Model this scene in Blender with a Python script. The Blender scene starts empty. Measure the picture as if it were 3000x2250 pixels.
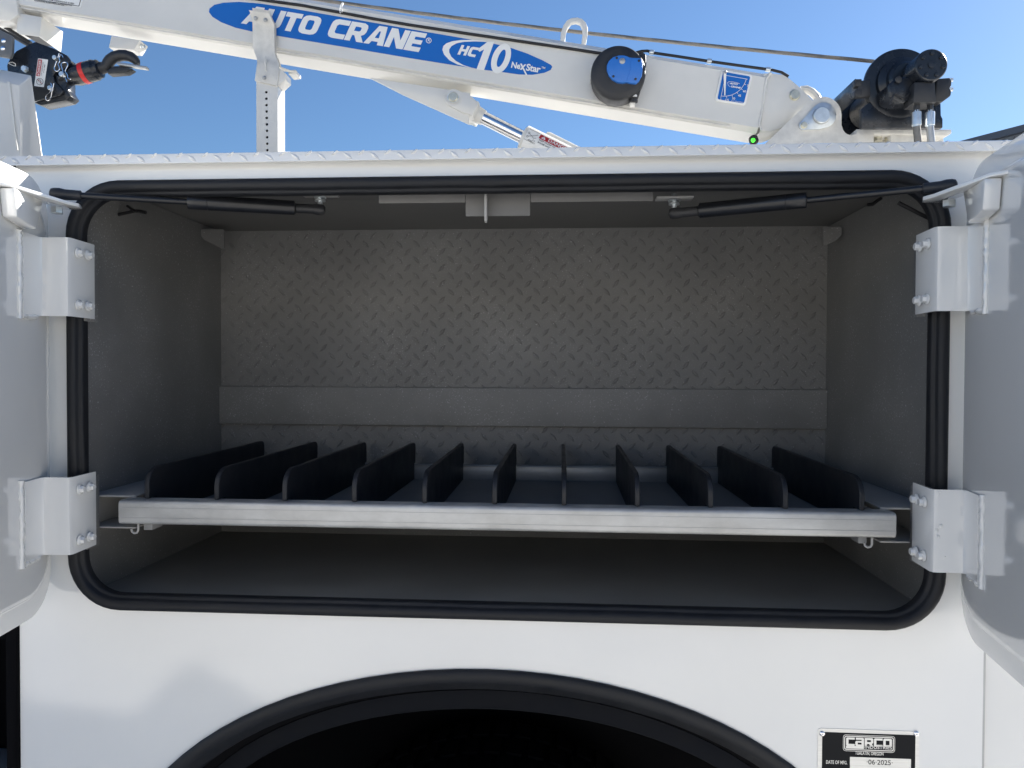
import bpy, bmesh, math, random
from mathutils import Vector, Matrix
from mathutils.geometry import tessellate_polygon
random.seed(7)
scene = bpy.context.scene
col = scene.collection
R = math.radians

# ------------------------------------------------------------------ camera
F_PX, CAM_D, CAM_Z = 2200.0, 1.10, 1.55          # focal length in photo pixels, distance to the body side, eye height
yaw, pit, roll = R(3.84), R(1.07), 0.004
fw = Vector((-math.sin(yaw)*math.cos(pit), math.cos(yaw)*math.cos(pit), -math.sin(pit)))
rt0 = Vector((math.cos(yaw), math.sin(yaw), 0)); up0 = rt0.cross(fw)
rt = rt0*math.cos(roll) + up0*math.sin(roll); up = rt.cross(fw)
CAM = Vector((0, -CAM_D, CAM_Z))
cam = bpy.data.cameras.new('camera'); cam_o = bpy.data.objects.new('camera', cam); col.objects.link(cam_o)
cam.sensor_width = 36; cam.lens = 36*F_PX/3000; cam.clip_start = 0.02; cam.clip_end = 2000
m = Matrix((rt, up, -fw)).transposed().to_4x4(); m.translation = CAM
cam_o.matrix_world = m
scene.camera = cam_o

# ------------------------------------------------------------------ sky, sun, exposure
SUN = Vector((1.18, 1.0, 0.88)).normalized()      # towards the sun: behind the truck, to the right
elev = math.asin(SUN.z); azim = math.atan2(SUN.x, SUN.y)
w = bpy.data.worlds.new('World'); scene.world = w; w.use_nodes = True
nt = w.node_tree; bg = nt.nodes['Background']
sky = nt.nodes.new('ShaderNodeTexSky'); sky.sky_type = 'NISHITA'; sky.sun_disc = False
sky.sun_elevation = elev; sky.sun_rotation = azim
sky.altitude = 100; sky.air_density = 1.15; sky.dust_density = 0.3; sky.ozone_density = 7.0
nt.links.new(sky.outputs[0], bg.inputs[0]); bg.inputs[1].default_value = 0.05
sl = bpy.data.lights.new('sun', 'SUN'); sl.energy = 5.0; sl.angle = R(0.53); sl.color = (1, 0.955, 0.89)
so = bpy.data.objects.new('sun', sl); col.objects.link(so)
so.rotation_euler = SUN.to_track_quat('Z', 'Y').to_euler(); so.location = SUN*20
vs = scene.view_settings
vs.view_transform = 'Standard'; vs.look = 'None'; vs.exposure = 1.50; vs.gamma = 1; vs.use_curve_mapping = False
scene.cycles.max_bounces = 10; scene.cycles.diffuse_bounces = 6; scene.cycles.glossy_bounces = 5
scene.cycles.sample_clamp_indirect = 8
try: scene.cycles.use_denoising = True
except Exception: pass

# ------------------------------------------------------------------ helpers
def W(px, py, Y):
    """A point of the photograph, read at a known depth Y behind the body side."""
    d = fw + rt*((px-1500)/F_PX) - up*((py-1125)/F_PX)
    return CAM + d*((Y+CAM_D)/d.y)
def Wp(px, py, p, n):
    d = fw + rt*((px-1500)/F_PX) - up*((py-1125)/F_PX)
    return CAM + d*((Vector(p)-CAM).dot(n)/d.dot(n))
def V(*a): return Vector(a)

class MB:
    def __init__(s): s.v = []; s.f = []
    def add(s, vs, fs):
        o = len(s.v); s.v += [Vector(a) for a in vs]; s.f += [tuple(i+o for i in f) for f in fs]; return s
    def box(s, x0, x1, y0, y1, z0, z1):
        return s.add([(x0,y0,z0),(x1,y0,z0),(x1,y1,z0),(x0,y1,z0),(x0,y0,z1),(x1,y0,z1),(x1,y1,z1),(x0,y1,z1)],
                     [(0,3,2,1),(4,5,6,7),(0,1,5,4),(1,2,6,5),(2,3,7,6),(3,0,4,7)])
    def obox(s, c, ax, ay, az, sx, sy, sz):
        c = Vector(c); vs = [c+ax*(i*sx/2)+ay*(j*sy/2)+az*(k*sz/2) for k in(-1,1) for i,j in((-1,-1),(1,-1),(1,1),(-1,1))]
        return s.add(vs, [(0,3,2,1),(4,5,6,7),(0,1,5,4),(1,2,6,5),(2,3,7,6),(3,0,4,7)])
    def prism(s, pts, off, holes=()):
        """Polygon (3D points on a plane) extruded by a vector; holes are further loops."""
        off = Vector(off); loops = [[Vector(p) for p in pts]] + [[Vector(p) for p in h] for h in holes]
        flat = [p for l in loops for p in l]; n = len(flat)
        tris = tessellate_polygon(loops) if (holes or n > 4) else ([(0,1,2,3)] if n == 4 else [(0,1,2)])
        fs = [tuple(t) for t in tris] + [tuple(i+n for i in reversed(t)) for t in tris]
        o = 0
        for l in loops:
            k = len(l)
            fs += [(o+i, o+(i+1) % k, o+(i+1) % k+n, o+i+n) for i in range(k)]; o += k
        return s.add(flat+[p+off for p in flat], fs)
    def lathe(s, p0, axis, prof, n=32, ref=None):
        """prof: (distance along the axis, radius)"""
        p0 = Vector(p0); a = Vector(axis).normalized()
        b = (Vector(ref) if ref else (V(0,0,1) if abs(a.z) < .9 else V(1,0,0))); b = (b - a*b.dot(a)).normalized(); c = a.cross(b)
        vs = []; fs = []
        for t, r in prof:
            for i in range(n):
                an = 2*math.pi*i/n; vs.append(p0+a*t+(b*math.cos(an)+c*math.sin(an))*max(r, 1e-5))
        for j in range(len(prof)-1):
            for i in range(n): fs.append((j*n+i, j*n+(i+1) % n, (j+1)*n+(i+1) % n, (j+1)*n+i))
        fs.append(tuple(range(n-1, -1, -1))); fs.append(tuple((len(prof)-1)*n+i for i in range(n)))
        return s.add(vs, fs)
    def cyl(s, p0, p1, r, r1=None, n=24):
        p0, p1 = Vector(p0), Vector(p1); L = (p1-p0).length
        return s.lathe(p0, p1-p0, [(0, r), (L, r if r1 is None else r1)], n)
    def ball(s, c, r, n=16):
        return s.lathe(Vector(c)-V(0,0,r), (0,0,1), [(r-r*math.cos(math.pi*i/8), r*math.sin(math.pi*i/8)) for i in range(9)], n)
    def tube(s, pts, r, n=10, closed=False):
        pts = [Vector(p) for p in pts]; k = len(pts); rs = r if isinstance(r, (list, tuple)) else [r]*k
        vs = []; fs = []; nrm = None
        for i, p in enumerate(pts):
            if closed: t = pts[(i+1) % k]-pts[i-1]
            else: t = pts[min(i+1, k-1)]-pts[max(i-1, 0)]
            t.normalize()
            if nrm is None: nrm = (V(0,1,0) if abs(t.y) < .9 else V(0,0,1))
            nrm = (nrm-t*nrm.dot(t)).normalized(); b = t.cross(nrm)
            for j in range(n):
                an = 2*math.pi*j/n; vs.append(p+(nrm*math.cos(an)+b*math.sin(an))*rs[i])
        for i in range(k if closed else k-1):
            for j in range(n): fs.append((i*n+j, i*n+(j+1) % n, ((i+1) % k)*n+(j+1) % n, ((i+1) % k)*n+j))
        if not closed: fs += [tuple(range(n-1, -1, -1)), tuple((k-1)*n+j for j in range(n))]
        return s.add(vs, fs)
    def loft(s, rings, closed_ring=True, closed_path=False, caps=True):
        k = len(rings); n = len(rings[0]); vs = [p for r in rings for p in r]; fs = []
        for i in range(k if closed_path else k-1):
            for j in range(n if closed_ring else n-1):
                fs.append((i*n+j, i*n+(j+1) % n, ((i+1) % k)*n+(j+1) % n, ((i+1) % k)*n+j))
        if caps and closed_ring and not closed_path: fs += [tuple(range(n-1,-1,-1)), tuple((k-1)*n+j for j in range(n))]
        return s.add(vs, fs)
    def mesh(s, name, mat, smooth=35, bevel=0, seg=2, weld=False):
        me = bpy.data.meshes.new(name); me.from_pydata([tuple(v) for v in s.v], [], s.f); me.validate()
        bm = bmesh.new(); bm.from_mesh(me)
        if weld: bmesh.ops.remove_doubles(bm, verts=bm.verts, dist=1e-6)
        bmesh.ops.recalc_face_normals(bm, faces=bm.faces)
        if bevel:
            bmesh.ops.dissolve_limit(bm, angle_limit=R(1), verts=bm.verts, edges=bm.edges)
            es = [e for e in bm.edges if len(e.link_faces) == 2 and e.calc_face_angle(0) > R(28)]
            bmesh.ops.bevel(bm, geom=es, offset=bevel, segments=seg, affect='EDGES', profile=.5, clamp_overlap=True)
        bm.to_mesh(me); bm.free()
        if smooth:
            me.polygons.foreach_set('use_smooth', [True]*len(me.polygons)); me.set_sharp_from_angle(angle=R(smooth))
        me.materials.append(mat)
        return me
    def build(s, name, mat, parent=None, **k):
        return link(name, s.mesh(name, mat, **k), parent)

def wloc(o):
    l = o.location.copy()
    while o.parent: o = o.parent; l = l + o.location if o.type == 'EMPTY' else l
    return l
def link(name, me, parent=None, loc=None):
    o = bpy.data.objects.new(name, me); col.objects.link(o)
    if loc is not None: o.matrix_basis = loc if isinstance(loc, Matrix) else Matrix.Translation(loc)
    if parent is not None:
        o.parent = parent
        o.matrix_parent_inverse = WM[parent.name].inverted()
    WM[o.name] = (WM[parent.name] @ o.matrix_parent_inverse @ o.matrix_basis) if parent is not None else o.matrix_basis.copy()
    return o
WM = {}
def thing(name, label, cat, loc, group=None):
    o = bpy.data.objects.new(name, None); col.objects.link(o); o.location = loc; o.empty_display_size = .1
    o['label'] = label; o['category'] = cat
    if group: o['group'] = group
    WM[o.name] = Matrix.Translation(loc)
    return o
def arc(cx, cy, r, a0, a1, n=8):
    return [(cx+r*math.cos(R(a0+(a1-a0)*i/n)), cy+r*math.sin(R(a0+(a1-a0)*i/n))) for i in range(n+1)]
def rrect(x0, x1, z0, z1, r, n=8):
    return arc(x1-r, z0+r, r, -90, 0, n)+arc(x1-r, z1-r, r, 0, 90, n)+arc(x0+r, z1-r, r, 90, 180, n)+arc(x0+r, z0+r, r, 180, 270, n)
def poly(px, Y, sc=1, ox=0, oy=0): return [W(x*sc+ox, y*sc+oy, Y) for x, y in px]

# ------------------------------------------------------------------ materials
def mat(name, rgb, rough=.4, metal=0., spec=.5, coat=0., noise=0., nscale=8., bump=0., bscale=60., specks=0., sscale=300., aniso=None, wave=0., emit=None, detail=4):
    mt = bpy.data.materials.new(name); mt.use_nodes = True; n = mt.node_tree.nodes; l = mt.node_tree.links
    b = n['Principled BSDF']; b.inputs['Roughness'].default_value = rough; b.inputs['Metallic'].default_value = metal
    b.inputs['Specular IOR Level'].default_value = spec; b.inputs['Coat Weight'].default_value = coat; b.inputs['Coat Roughness'].default_value = .03; b.inputs['Coat IOR'].default_value = 1.68
    b.inputs['Base Color'].default_value = (*rgb, 1)
    tc = n.new('ShaderNodeTexCoord'); vec = tc.outputs['Object']
    if aniso:
        mp = n.new('ShaderNodeMapping'); mp.inputs['Scale'].default_value = aniso; l.new(vec, mp.inputs[0]); vec = mp.outputs[0]
    colout = None
    if noise:
        t = n.new('ShaderNodeTexNoise'); t.inputs['Scale'].default_value = nscale; t.inputs['Detail'].default_value = detail; t.inputs['Roughness'].default_value = .6
        l.new(vec, t.inputs['Vector'])
        rmp = n.new('ShaderNodeMapRange'); rmp.inputs[1].default_value = .3; rmp.inputs[2].default_value = .7
        rmp.inputs[3].default_value = 1-noise; rmp.inputs[4].default_value = 1+noise; l.new(t.outputs[0], rmp.inputs[0])
        mx = n.new('ShaderNodeVectorMath'); mx.operation = 'SCALE'; mx.inputs[0].default_value = rgb; l.new(rmp.outputs[0], mx.inputs['Scale'])
        colout = mx.outputs[0]; l.new(colout, b.inputs['Base Color'])
        r2 = n.new('ShaderNodeMapRange'); r2.inputs[1].default_value = .3; r2.inputs[2].default_value = .7
        r2.inputs[3].default_value = max(.02, rough*(1-noise)); r2.inputs[4].default_value = min(1, rough*(1+noise)); l.new(t.outputs[0], r2.inputs[0]); l.new(r2.outputs[0], b.inputs['Roughness'])
    if specks:
        t = n.new('ShaderNodeTexNoise'); t.inputs['Scale'].default_value = sscale; t.inputs['Detail'].default_value = 2; l.new(tc.outputs['Object'], t.inputs['Vector'])
        t2 = n.new('ShaderNodeTexNoise'); t2.inputs['Scale'].default_value = 9; t2.inputs['Detail'].default_value = 5; l.new(tc.outputs['Object'], t2.inputs['Vector'])
        ad = n.new('ShaderNodeMath'); ad.operation = 'MULTIPLY_ADD'; ad.inputs[1].default_value = .22; l.new(t2.outputs[0], ad.inputs[0]); l.new(t.outputs[0], ad.inputs[2])
        cr = n.new('ShaderNodeMapRange'); cr.inputs[1].default_value = .75; cr.inputs[2].default_value = .86; l.new(ad.outputs[0], cr.inputs[0])
        mx = n.new('ShaderNodeMix'); mx.data_type = 'RGBA'; l.new(cr.outputs[0], mx.inputs['Factor'])
        if colout: l.new(colout, mx.inputs['A'])
        else: mx.inputs['A'].default_value = (*rgb, 1)
        mx.inputs['B'].default_value = (rgb[0]+specks, rgb[1]+specks, rgb[2]+specks, 1); l.new(mx.outputs['Result'], b.inputs['Base Color'])
    if bump or wave:
        last = None
        for st, scl, dt in ((bump, bscale, 3), (wave, 2.2, 1)):
            if not st: continue
            t = n.new('ShaderNodeTexNoise'); t.inputs['Scale'].default_value = scl; t.inputs['Detail'].default_value = dt; l.new(tc.outputs['Object'], t.inputs['Vector'])
            bp = n.new('ShaderNodeBump'); bp.inputs['Strength'].default_value = 1; bp.inputs['Distance'].default_value = st; l.new(t.outputs[0], bp.inputs['Height'])
            if last: l.new(last, bp.inputs['Normal'])
            last = bp.outputs[0]
        l.new(last, b.inputs['Normal'])
        if coat: l.new(last, b.inputs['Coat Normal'])
    if emit:
        b.inputs['Emission Color'].default_value = (*emit[0], 1); b.inputs['Emission Strength'].default_value = emit[1]
    return mt
M = dict(
    white=mat('white_body_paint', (.80, .80, .785), .07, coat=1.0, noise=.02, nscale=3, wave=.0035, bump=.00002, bscale=900),
    crane=mat('white_crane_paint', (.68, .67, .635), .30, coat=.3, noise=.05, nscale=5, bump=.00012, bscale=160),
    dirty=mat('dirty_white_paint', (.64, .625, .585), .42, noise=.14, nscale=26, bump=.0002, bscale=200),
    rubber=mat('black_rubber', (.013, .014, .017), .52, spec=.32, noise=.2, nscale=30),
    floorcoat=mat('grey_floor_liner', (.24, .235, .225), .6, noise=.14, nscale=5, bump=.0005, bscale=400),
    liprub=mat('matte_liner_plastic', (.008, .009, .012), .8, spec=.12, noise=.2, nscale=20),
    liner=mat('speckled_grey_liner', (.186, .184, .180), .60, spec=.38, noise=.20, nscale=4.5, detail=7, bump=.0006, bscale=420, specks=.22, sscale=330),
    rail=mat('speckled_rail_coat', (.215, .212, .207), .58, spec=.4, noise=.10, nscale=9, bump=.0005, bscale=420, specks=.2, sscale=330),
    ceiling=mat('grey_ceiling_coat', (.15, .147, .142), .6, noise=.1, nscale=9, bump=.0003, bscale=300),
    alu=mat('brushed_aluminium', (.50, .50, .49), .46, metal=.45, noise=.30, nscale=8, aniso=(1, 1, 2), detail=7),
    dimgrey=mat('dim_grey_paint', (.15, .148, .145), .55, noise=.08, nscale=14),
    galv=mat('grey_steel', (.40, .41, .42), .4, metal=.6, noise=.15, nscale=12),
    bracket=mat('pale_grey_paint', (.36, .355, .345), .5, noise=.06, nscale=14),
    divider=mat('black_plastic', (.013, .015, .020), .5, spec=.4, noise=.15, nscale=20),
    traybase=mat('dark_tray_coat', (.26, .262, .265), .6, noise=.12, nscale=12, bump=.0002, bscale=300),
    strut=mat('black_strut_enamel', (.012, .013, .016), .3, spec=.5, noise=.1, nscale=30),
    blackp=mat('black_crane_paint', (.013, .016, .022), .26, spec=.5, noise=.2, nscale=14),
    blackm=mat('matte_black_paint', (.022, .023, .026), .5, noise=.25, nscale=24, bump=.0003, bscale=160),
    chrome=mat('chrome', (.82, .82, .84), .10, metal=1.),
    zinc=mat('zinc_plate', (.66, .70, .72), .3, metal=.75, noise=.1, nscale=60),
    yzinc=mat('yellow_zinc', (.62, .60, .50), .35, metal=.8, noise=.12, nscale=80),
    rope=mat('steel_wire_rope', (.20, .19, .175), .5, metal=.6, noise=.2, nscale=80),
    blue=mat('blue_decal_vinyl', (.012, .13, .48), .25, spec=.5),
    reelblue=mat('blue_reel_plastic', (.03, .17, .56), .4, bump=.0002, bscale=400),
    red=mat('red_vinyl', (.42, .012, .02), .35),
    redtape=mat('red_tape', (.62, .02, .02), .4),
    decal=mat('white_vinyl', (.80, .80, .78), .35),
    ink=mat('black_ink', (.015, .016, .018), .4),
    plate=mat('engraved_plate_aluminium', (.72, .72, .70), .33, metal=.55, noise=.08, nscale=40, aniso=(.3, 1, 8)),
    plateblack=mat('black_plate_enamel', (.010, .011, .013), .6, spec=.15),
    clear=mat('grey_plate', (.13, .14, .15), .35, noise=.1),
    void=mat('dark_underbody', (.003, .003, .004), .9, spec=.1),
    tyre=mat('tyre_rubber', (.005, .005, .006), .95, spec=.05, bump=.0006, bscale=120),
    led=mat('green_led', (.02, .5, .03), .3, emit=((.05, 1, .03), 1.0)),
    concrete=mat('concrete_lot', (.54, .525, .49), .8, noise=.16, nscale=.8, bump=.002, bscale=40, detail=8),
    siding=mat('grey_metal_siding', (.16, .18, .21), .5, noise=.06, nscale=1),
    roofm=mat('dark_metal_roof', (.07, .08, .10), .45),
    cream=mat('cream_concrete', (.50, .485, .45), .8, noise=.06, nscale=.6),
    glass=mat('dark_glass', (.03, .04, .05), .08),
    wire=mat('black_wire', (.01, .01, .012), .5),
)

def text(name, s, mt, parent, box, Y=None, origin=None, u=None, v=None, bold=0., shear=0., out=.0006, spacing=1., warp=None, thick=.0002, even=False):
    """Lettering as flat mesh, fitted to a box. box: px corners (left, top, right, bottom) at depth Y, or (w, h) at origin along u, v."""
    cu = bpy.data.curves.new(name, 'FONT'); cu.body = s; cu.size = 1; cu.offset = bold; cu.shear = shear; cu.space_character = spacing
    cu.extrude = 0; cu.resolution_u = 3; cu.fill_mode = 'BOTH'
    o = bpy.data.objects.new(name, cu); col.objects.link(o)
    dg = bpy.context.evaluated_depsgraph_get(); me = bpy.data.meshes.new_from_object(o.evaluated_get(dg))
    bpy.data.objects.remove(o); bpy.data.curves.remove(cu)
    xs = [p.co.x for p in me.vertices]; ys = [p.co.y for p in me.vertices]
    if not xs: return None
    x0, x1, y0, y1 = min(xs), max(xs), min(ys), max(ys)
    if Y is not None:
        a = W(box[0], box[3], Y); b = W(box[2], box[1], Y); origin = V(a.x, Y, a.z); u = V(1,0,0); v = V(0,0,1); bw, bh = b.x-a.x, b.z-a.z
    else: bw, bh = box
    origin = Vector(origin); n = u.cross(v).normalized()
    for p in me.vertices:
        a, b = (p.co.x-x0)/(x1-x0)*bw, (p.co.y-y0)/(y1-y0)*bh
        p.co = warp(a, b, out) if warp else origin+u*a+v*b+n*out
    me.materials.clear(); me.materials.append(mt)
    return link(name, me, parent)
def flat(name, pts, mt, parent, holes=()):
    """thin sheet (vinyl, print) standing a little proud of what carries it"""
    return MB().prism(pts, V(0, .0003, 0), holes).build(name, mt, parent, smooth=0)

# ================================================================== the setting
g = MB().add([(-150,-150,0),(150,-150,0),(150,150,0),(-150,150,0)], [(0,1,2,3)]).build('ground', M['concrete'], smooth=0)
g['kind'] = 'structure'

# ================================================================== service truck
XL, XR = -.835, .598                    # ends of the middle side panel
SX0, SX1, SZ0, SZ1, SR = -.7525, .543, 1.181, 1.834, .082     # outer edge of the door seal
ROOF = 1.869
WX0, WX1 = -.746, .546                  # compartment side walls
BACK, CEIL, FLOOR = .50, 1.850, 1.196
truck = thing('service_truck', 'white service truck body with its wide middle compartment standing open above the wheel arch', 'truck', (-.12, 1.2, 0))

# -- side panel with the door opening and the wheel arch
def arch_pts(grow=0, n=40):
    cx, cz, a, b = -.108, .755, .575, .350
    out = []
    for i in range(n+1):
        t = math.pi*(1-i/n); e = 2.0
        c, s_ = math.cos(t), math.sin(t)
        out.append((cx+(a+grow)*math.copysign(abs(c)**(2/e), c), cz+(b+grow)*abs(s_)**(2/e)))
    return out
ap = arch_pts()
outer = [(XL, .62), (ap[0][0], .62)]+ap+[(ap[-1][0], .62), (XR, .62), (XR, ROOF-.004), (XL, ROOF-.004)]
hole = rrect(SX0+.009, SX1-.009, SZ0+.009, SZ1-.009, SR-.009)
MB().prism([V(x,0,z) for x, z in outer], (0,.004,0), [[V(x,0,z) for x, z in hole]]).build('side_panel', M['white'], truck, smooth=30)
for xa in (XL, XR-.003): MB().box(xa, xa+.003, .0041, .55, .62, ROOF-.004).build('panel_return', M['white'], truck, smooth=0)

# -- neighbouring compartments of the body
nr = MB().box(XR+.004, 1.32, .006, .55, .62, ROOF-.004).build('rear_compartment', M['white'], truck, bevel=.004)
MB().box(XR+.0005, XR+.0035, .001, .02, .80, 1.165).build('seam_strip', M['galv'], truck, smooth=0)
fc = MB()
fc.box(-1.60, -1.585, .0, .55, .62, ROOF-.004).box(-1.585, XL-.001, .5, .55, .62, ROOF-.004).box(-1.585, XL-.001, .0, .49, ROOF-.03, ROOF-.004).box(-1.585, XL-.001, .0, .49, .62, .70)
fc.build('front_compartment', M['void'], truck, smooth=0)
MB().box(XL-.020, XL-.0015, -.006, .06, .70, ROOF-.03).build('front_seal', M['void'], truck, bevel=.004)
MB().box(-1.2, XL-.03, .18, .32, 1.06, 1.078).build('front_shelf', M['void'], truck, bevel=.002)
MB().box(-1.2, XL-.03, .02, .30, .76, .80).build('front_step', M['galv'], truck, bevel=.004)
# -- bed, far side and chassis (they cast the truck's shadow)
MB().box(-1.60, 1.32, .56, 1.86, .95, 1.0).build('bed_floor', M['dirty'], truck, smooth=0)
MB().box(-1.60, 1.32, 1.87, 2.40, .62, ROOF-.02).build('far_compartment', M['white'], truck, bevel=.004)
for yy in (.70, 1.55): MB().box(-1.60, 1.5, yy, yy+.15, .50, .75).build('chassis_rail', M['void'], truck, smooth=0)
MB().box(-3.6, -1.75, .12, 2.28, .55, 2.15).build('cab', M['white'], truck, bevel=.06, seg=4)

# -- tread-plate roof with its turned-down lip
lipY, lipB = -.020, ROOF-.0150
rp = MB()
prof = [(.56, ROOF-.003), (.56, ROOF), (lipY+.004, ROOF), (lipY+.001, ROOF-.0012), (lipY, ROOF-.004), (lipY, lipB), (lipY+.003, lipB), (lipY+.003, ROOF-.0045), (lipY+.0045, ROOF-.003)]
rp.loft([[V(x, y, z) for y, z in prof] for x in (-1.62, 1.34)])
rp.build('roof_plate', M['white'], truck, smooth=40)
def lug(mb, c, u, v, n, L=.024, wd=.0075, h=.0014):
    c = Vector(c); e = []
    for a, b in ((-1, 0), (-.45, -.8), (.1, -1), (1, 0), (.45, .8), (-.1, 1)): e.append((a*L/2, b*wd/2))
    base = [c+u*a+v*b for a, b in e]; top = [c+u*a*.72+v*b*.35+n*h for a, b in e]
    mb.add(base+top, [tuple(range(6, 12))]+[(i, (i+1) % 6, 6+(i+1) % 6, 6+i) for i in range(6)])
lg = MB(); x = -1.60
while x < 1.33:
    a = R(-38); lug(lg, (x, lipY, ROOF-.0088), V(math.cos(a), 0, math.sin(a)), V(-math.sin(a), 0, math.cos(a)), V(0,-1,0), L=.0175, wd=.0060, h=.0019)
    a = R(35); lug(lg, (x+.0195, lipY-.0002, ROOF-.0036), V(math.cos(a), 0, math.sin(a)), V(-math.sin(a), 0, math.cos(a)), V(0,-1,0), L=.0125, wd=.0042, h=.0016)
    for k in range(13):
        for s_ in (1, -1):
            a = R(45*s_); c = V(x+(.0 if s_ > 0 else .0195), .012+k*.039+(0 if s_ > 0 else .0195), ROOF)
            lug(lg, c, V(math.cos(a), math.sin(a), 0), V(-math.sin(a), math.cos(a), 0), V(0,0,1))
    x += .039
o = lg.build('roof_tread', M['white'], truck, smooth=50); o['kind'] = 'stuff'

# -- rubber door seal
def seal_path(inset, n=10):
    return rrect(SX0+inset, SX1-inset, SZ0+inset, SZ1-inset, max(SR-inset, .01), n)
sp = [(0.0, .001), (.0004, -.005), (.0018, -.0085), (.005, -.0108), (.0095, -.0112), (.0145, -.0100), (.0168, -.0075), (.0176, -.0040), (.0190, -.0026), (.0210, -.0026), (.0228, -.0010), (.0236, .002), (.0240, .006), (.0240, .0100), (.022, .0102), (.011, .0062)]
rings = []
loops = [seal_path(i) for i, _ in sp]
for k in range(len(loops[0])):
    rings.append([V(loops[j][k][0], sp[j][1]+.0008*math.sin(loops[0][k][0]*9)*(1 if 2 < j < 6 else 0), loops[j][k][1]) for j in range(len(sp))])
# more points along the straight runs so the rubber can waver a little
fine = []
for k in range(len(rings)):
    a, b = rings[k], rings[(k+1) % len(rings)]; L = (a[0]-b[0]).length; n = max(1, int(L/.04))
    for i in range(n):
        t = i/n; fine.append([p.lerp(q, t) for p, q in zip(a, b)])
for r_ in fine:
    c = r_[4]; dz = .0011*math.sin(c.x*17+c.z*11)+.0008*math.sin(c.x*41+c.z*23+1)
    if c.z > 1.75 and abs(c.x+.10) < .05: dz += .0035*(1-abs(c.x+.10)/.05)
    for j in range(3, 12):
        r_[j] = r_[j]+V(0, dz, 0)
MB().loft(fine, closed_path=True).build('door_seal', M['rubber'], truck, smooth=60)

# -- compartment box
jamb_o = [V(x,.0104,z) for x, z in rrect(WX0-.004, WX1+.004, FLOOR-.006, CEIL+.006, .01, 2)]
MB().prism(jamb_o, (0,.0025,0), [[V(x,.0104,z) for x, z in seal_path(.0222)]]).build('door_jamb', M['liner'], truck, smooth=30)
bp = MB().box(WX0-.06, WX1+.06, BACK, BACK+.004, FLOOR-.004, CEIL+.004).build('back_panel', M['liner'], truck, smooth=0)
for nm, x0, x1 in (('left', WX0-.004, WX0), ('right', WX1, WX1+.004)):
    ch = [V(x0,.0135,FLOOR-.003), V(x0,BACK-.001,FLOOR-.003), V(x0,BACK-.001,CEIL-.001), V(x0,.0135,CEIL-.001)]
    MB().prism(ch, (x1-x0,0,0)).build('compartment_wall', M['liner'], truck, smooth=0)
# small gussets across the upper back corners
for gp_, yy in (([(586,678),(588,690),(598,703),(622,714),(646,727),(656,727),(656,672),(590,672)], .408), ([(2466,668),(2465,688),(2450,704),(2426,716),(2412,719),(2412,666),(2462,664)], .408)):
    q = poly(gp_, yy); q = [V(min(max(p.x, WX0+.0004), WX1-.0004), yy, min(p.z, CEIL-.0002)) for p in q]
    MB().prism(q, (0,.004,0)).build('corner_gusset', M['liner'], truck, smooth=0)
MB().box(WX0-.06, WX1+.06, .0135, BACK, CEIL+.0005, CEIL+.004).build('compartment_ceiling', M['ceiling'], truck, smooth=0)
MB().box(WX0-.06, WX1+.06, .0135, BACK, FLOOR-.008, FLOOR-.0035).build('compartment_floor', M['floorcoat'], truck, smooth=0)
# raised tread on the back panel
lg = MB(); row = 0; z = 1.235
while z < CEIL-.006:
    s_ = 1 if row % 2 else -1; x = WX0+.006+(0 if s_ > 0 else .0185)
    while x < WX1-.004:
        a = R(48*s_+random.uniform(-3, 3)); hgt = .0016+random.uniform(-.0004, .0004)
        lug(lg, (x+random.uniform(-.0008,.0008), BACK-.0001, z+random.uniform(-.0008,.0008)), V(math.cos(a),0,math.sin(a)), V(-math.sin(a),0,math.cos(a)), V(0,-1,0), L=.0225, wd=.0078, h=hgt)
        x += .0370
    z += .0172; row += 1
o = lg.build('raised_tread', M['liner'], bp, smooth=0); o['kind'] = 'stuff'
MB().box(WX0+.0005, WX1-.0005, BACK-.013, BACK-.0005, 1.4305, 1.5115).build('mounting_rail', M['rail'], truck, bevel=.0015)
# header parts under the ceiling
MB().box(WX0+.002, WX1-.002, .035, .19, CEIL-.006, CEIL).build('header_channel', M['ceiling'], truck, bevel=.002)
a, b = W(1364, 600, .045), W(1553, 632, .045)
hb = MB().box(a.x, b.x, .045, .049, b.z, 1.836).build('latch_plate', M['dimgrey'], truck, bevel=.0008)
a1, b1 = W(1112, 596, .05), W(1912, 592, .05)
MB().box(a1.x, a.x-.0008, .045, .048, W(1200, 597, .05).z, 1.836).build('latch_bar', M['dimgrey'], truck, bevel=.0008)
MB().box(b.x+.0008, b1.x, .045, .048, W(1700, 593, .05).z, 1.836).build('latch_bar', M['dimgrey'], truck, bevel=.0008)
t = W(1419, 640, .030)
MB().prism([V(t.x, .026, 1.834), V(t.x, .044, 1.834), V(t.x, .044, t.z+.004), V(t.x, .036, t.z-.006), V(t.x, .030, t.z-.004), V(t.x, .026, t.z+.006)], (.004,0,0)).build('latch_tab', M['bracket'], hb, bevel=.0008)

# -- loose wires in the upper corners
wi = MB()
wi.tube([W(x, y, .12) for x, y in ((322,633),(350,628),(395,618),(410,619),(428,623))], .0028, 8)
wi.tube([W(x, y, .115) for x, y in ((372,603),(385,612),(398,619))], .0022, 8)
wi.build('wire', M['wire'], truck)
wi = MB(); wi.tube([W(x, y, .05) for x, y in ((2632,594),(2655,606),(2690,624),(2722,640))], .0030, 8); wi.build('wire', M['wire'], truck)
wi = MB(); wi.tube([W(x, y, .13) for x, y in ((2542,600),(2556,599),(2570,588),(2582,580))], .0026, 8); wi.build('wire', M['wire'], truck)

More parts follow.
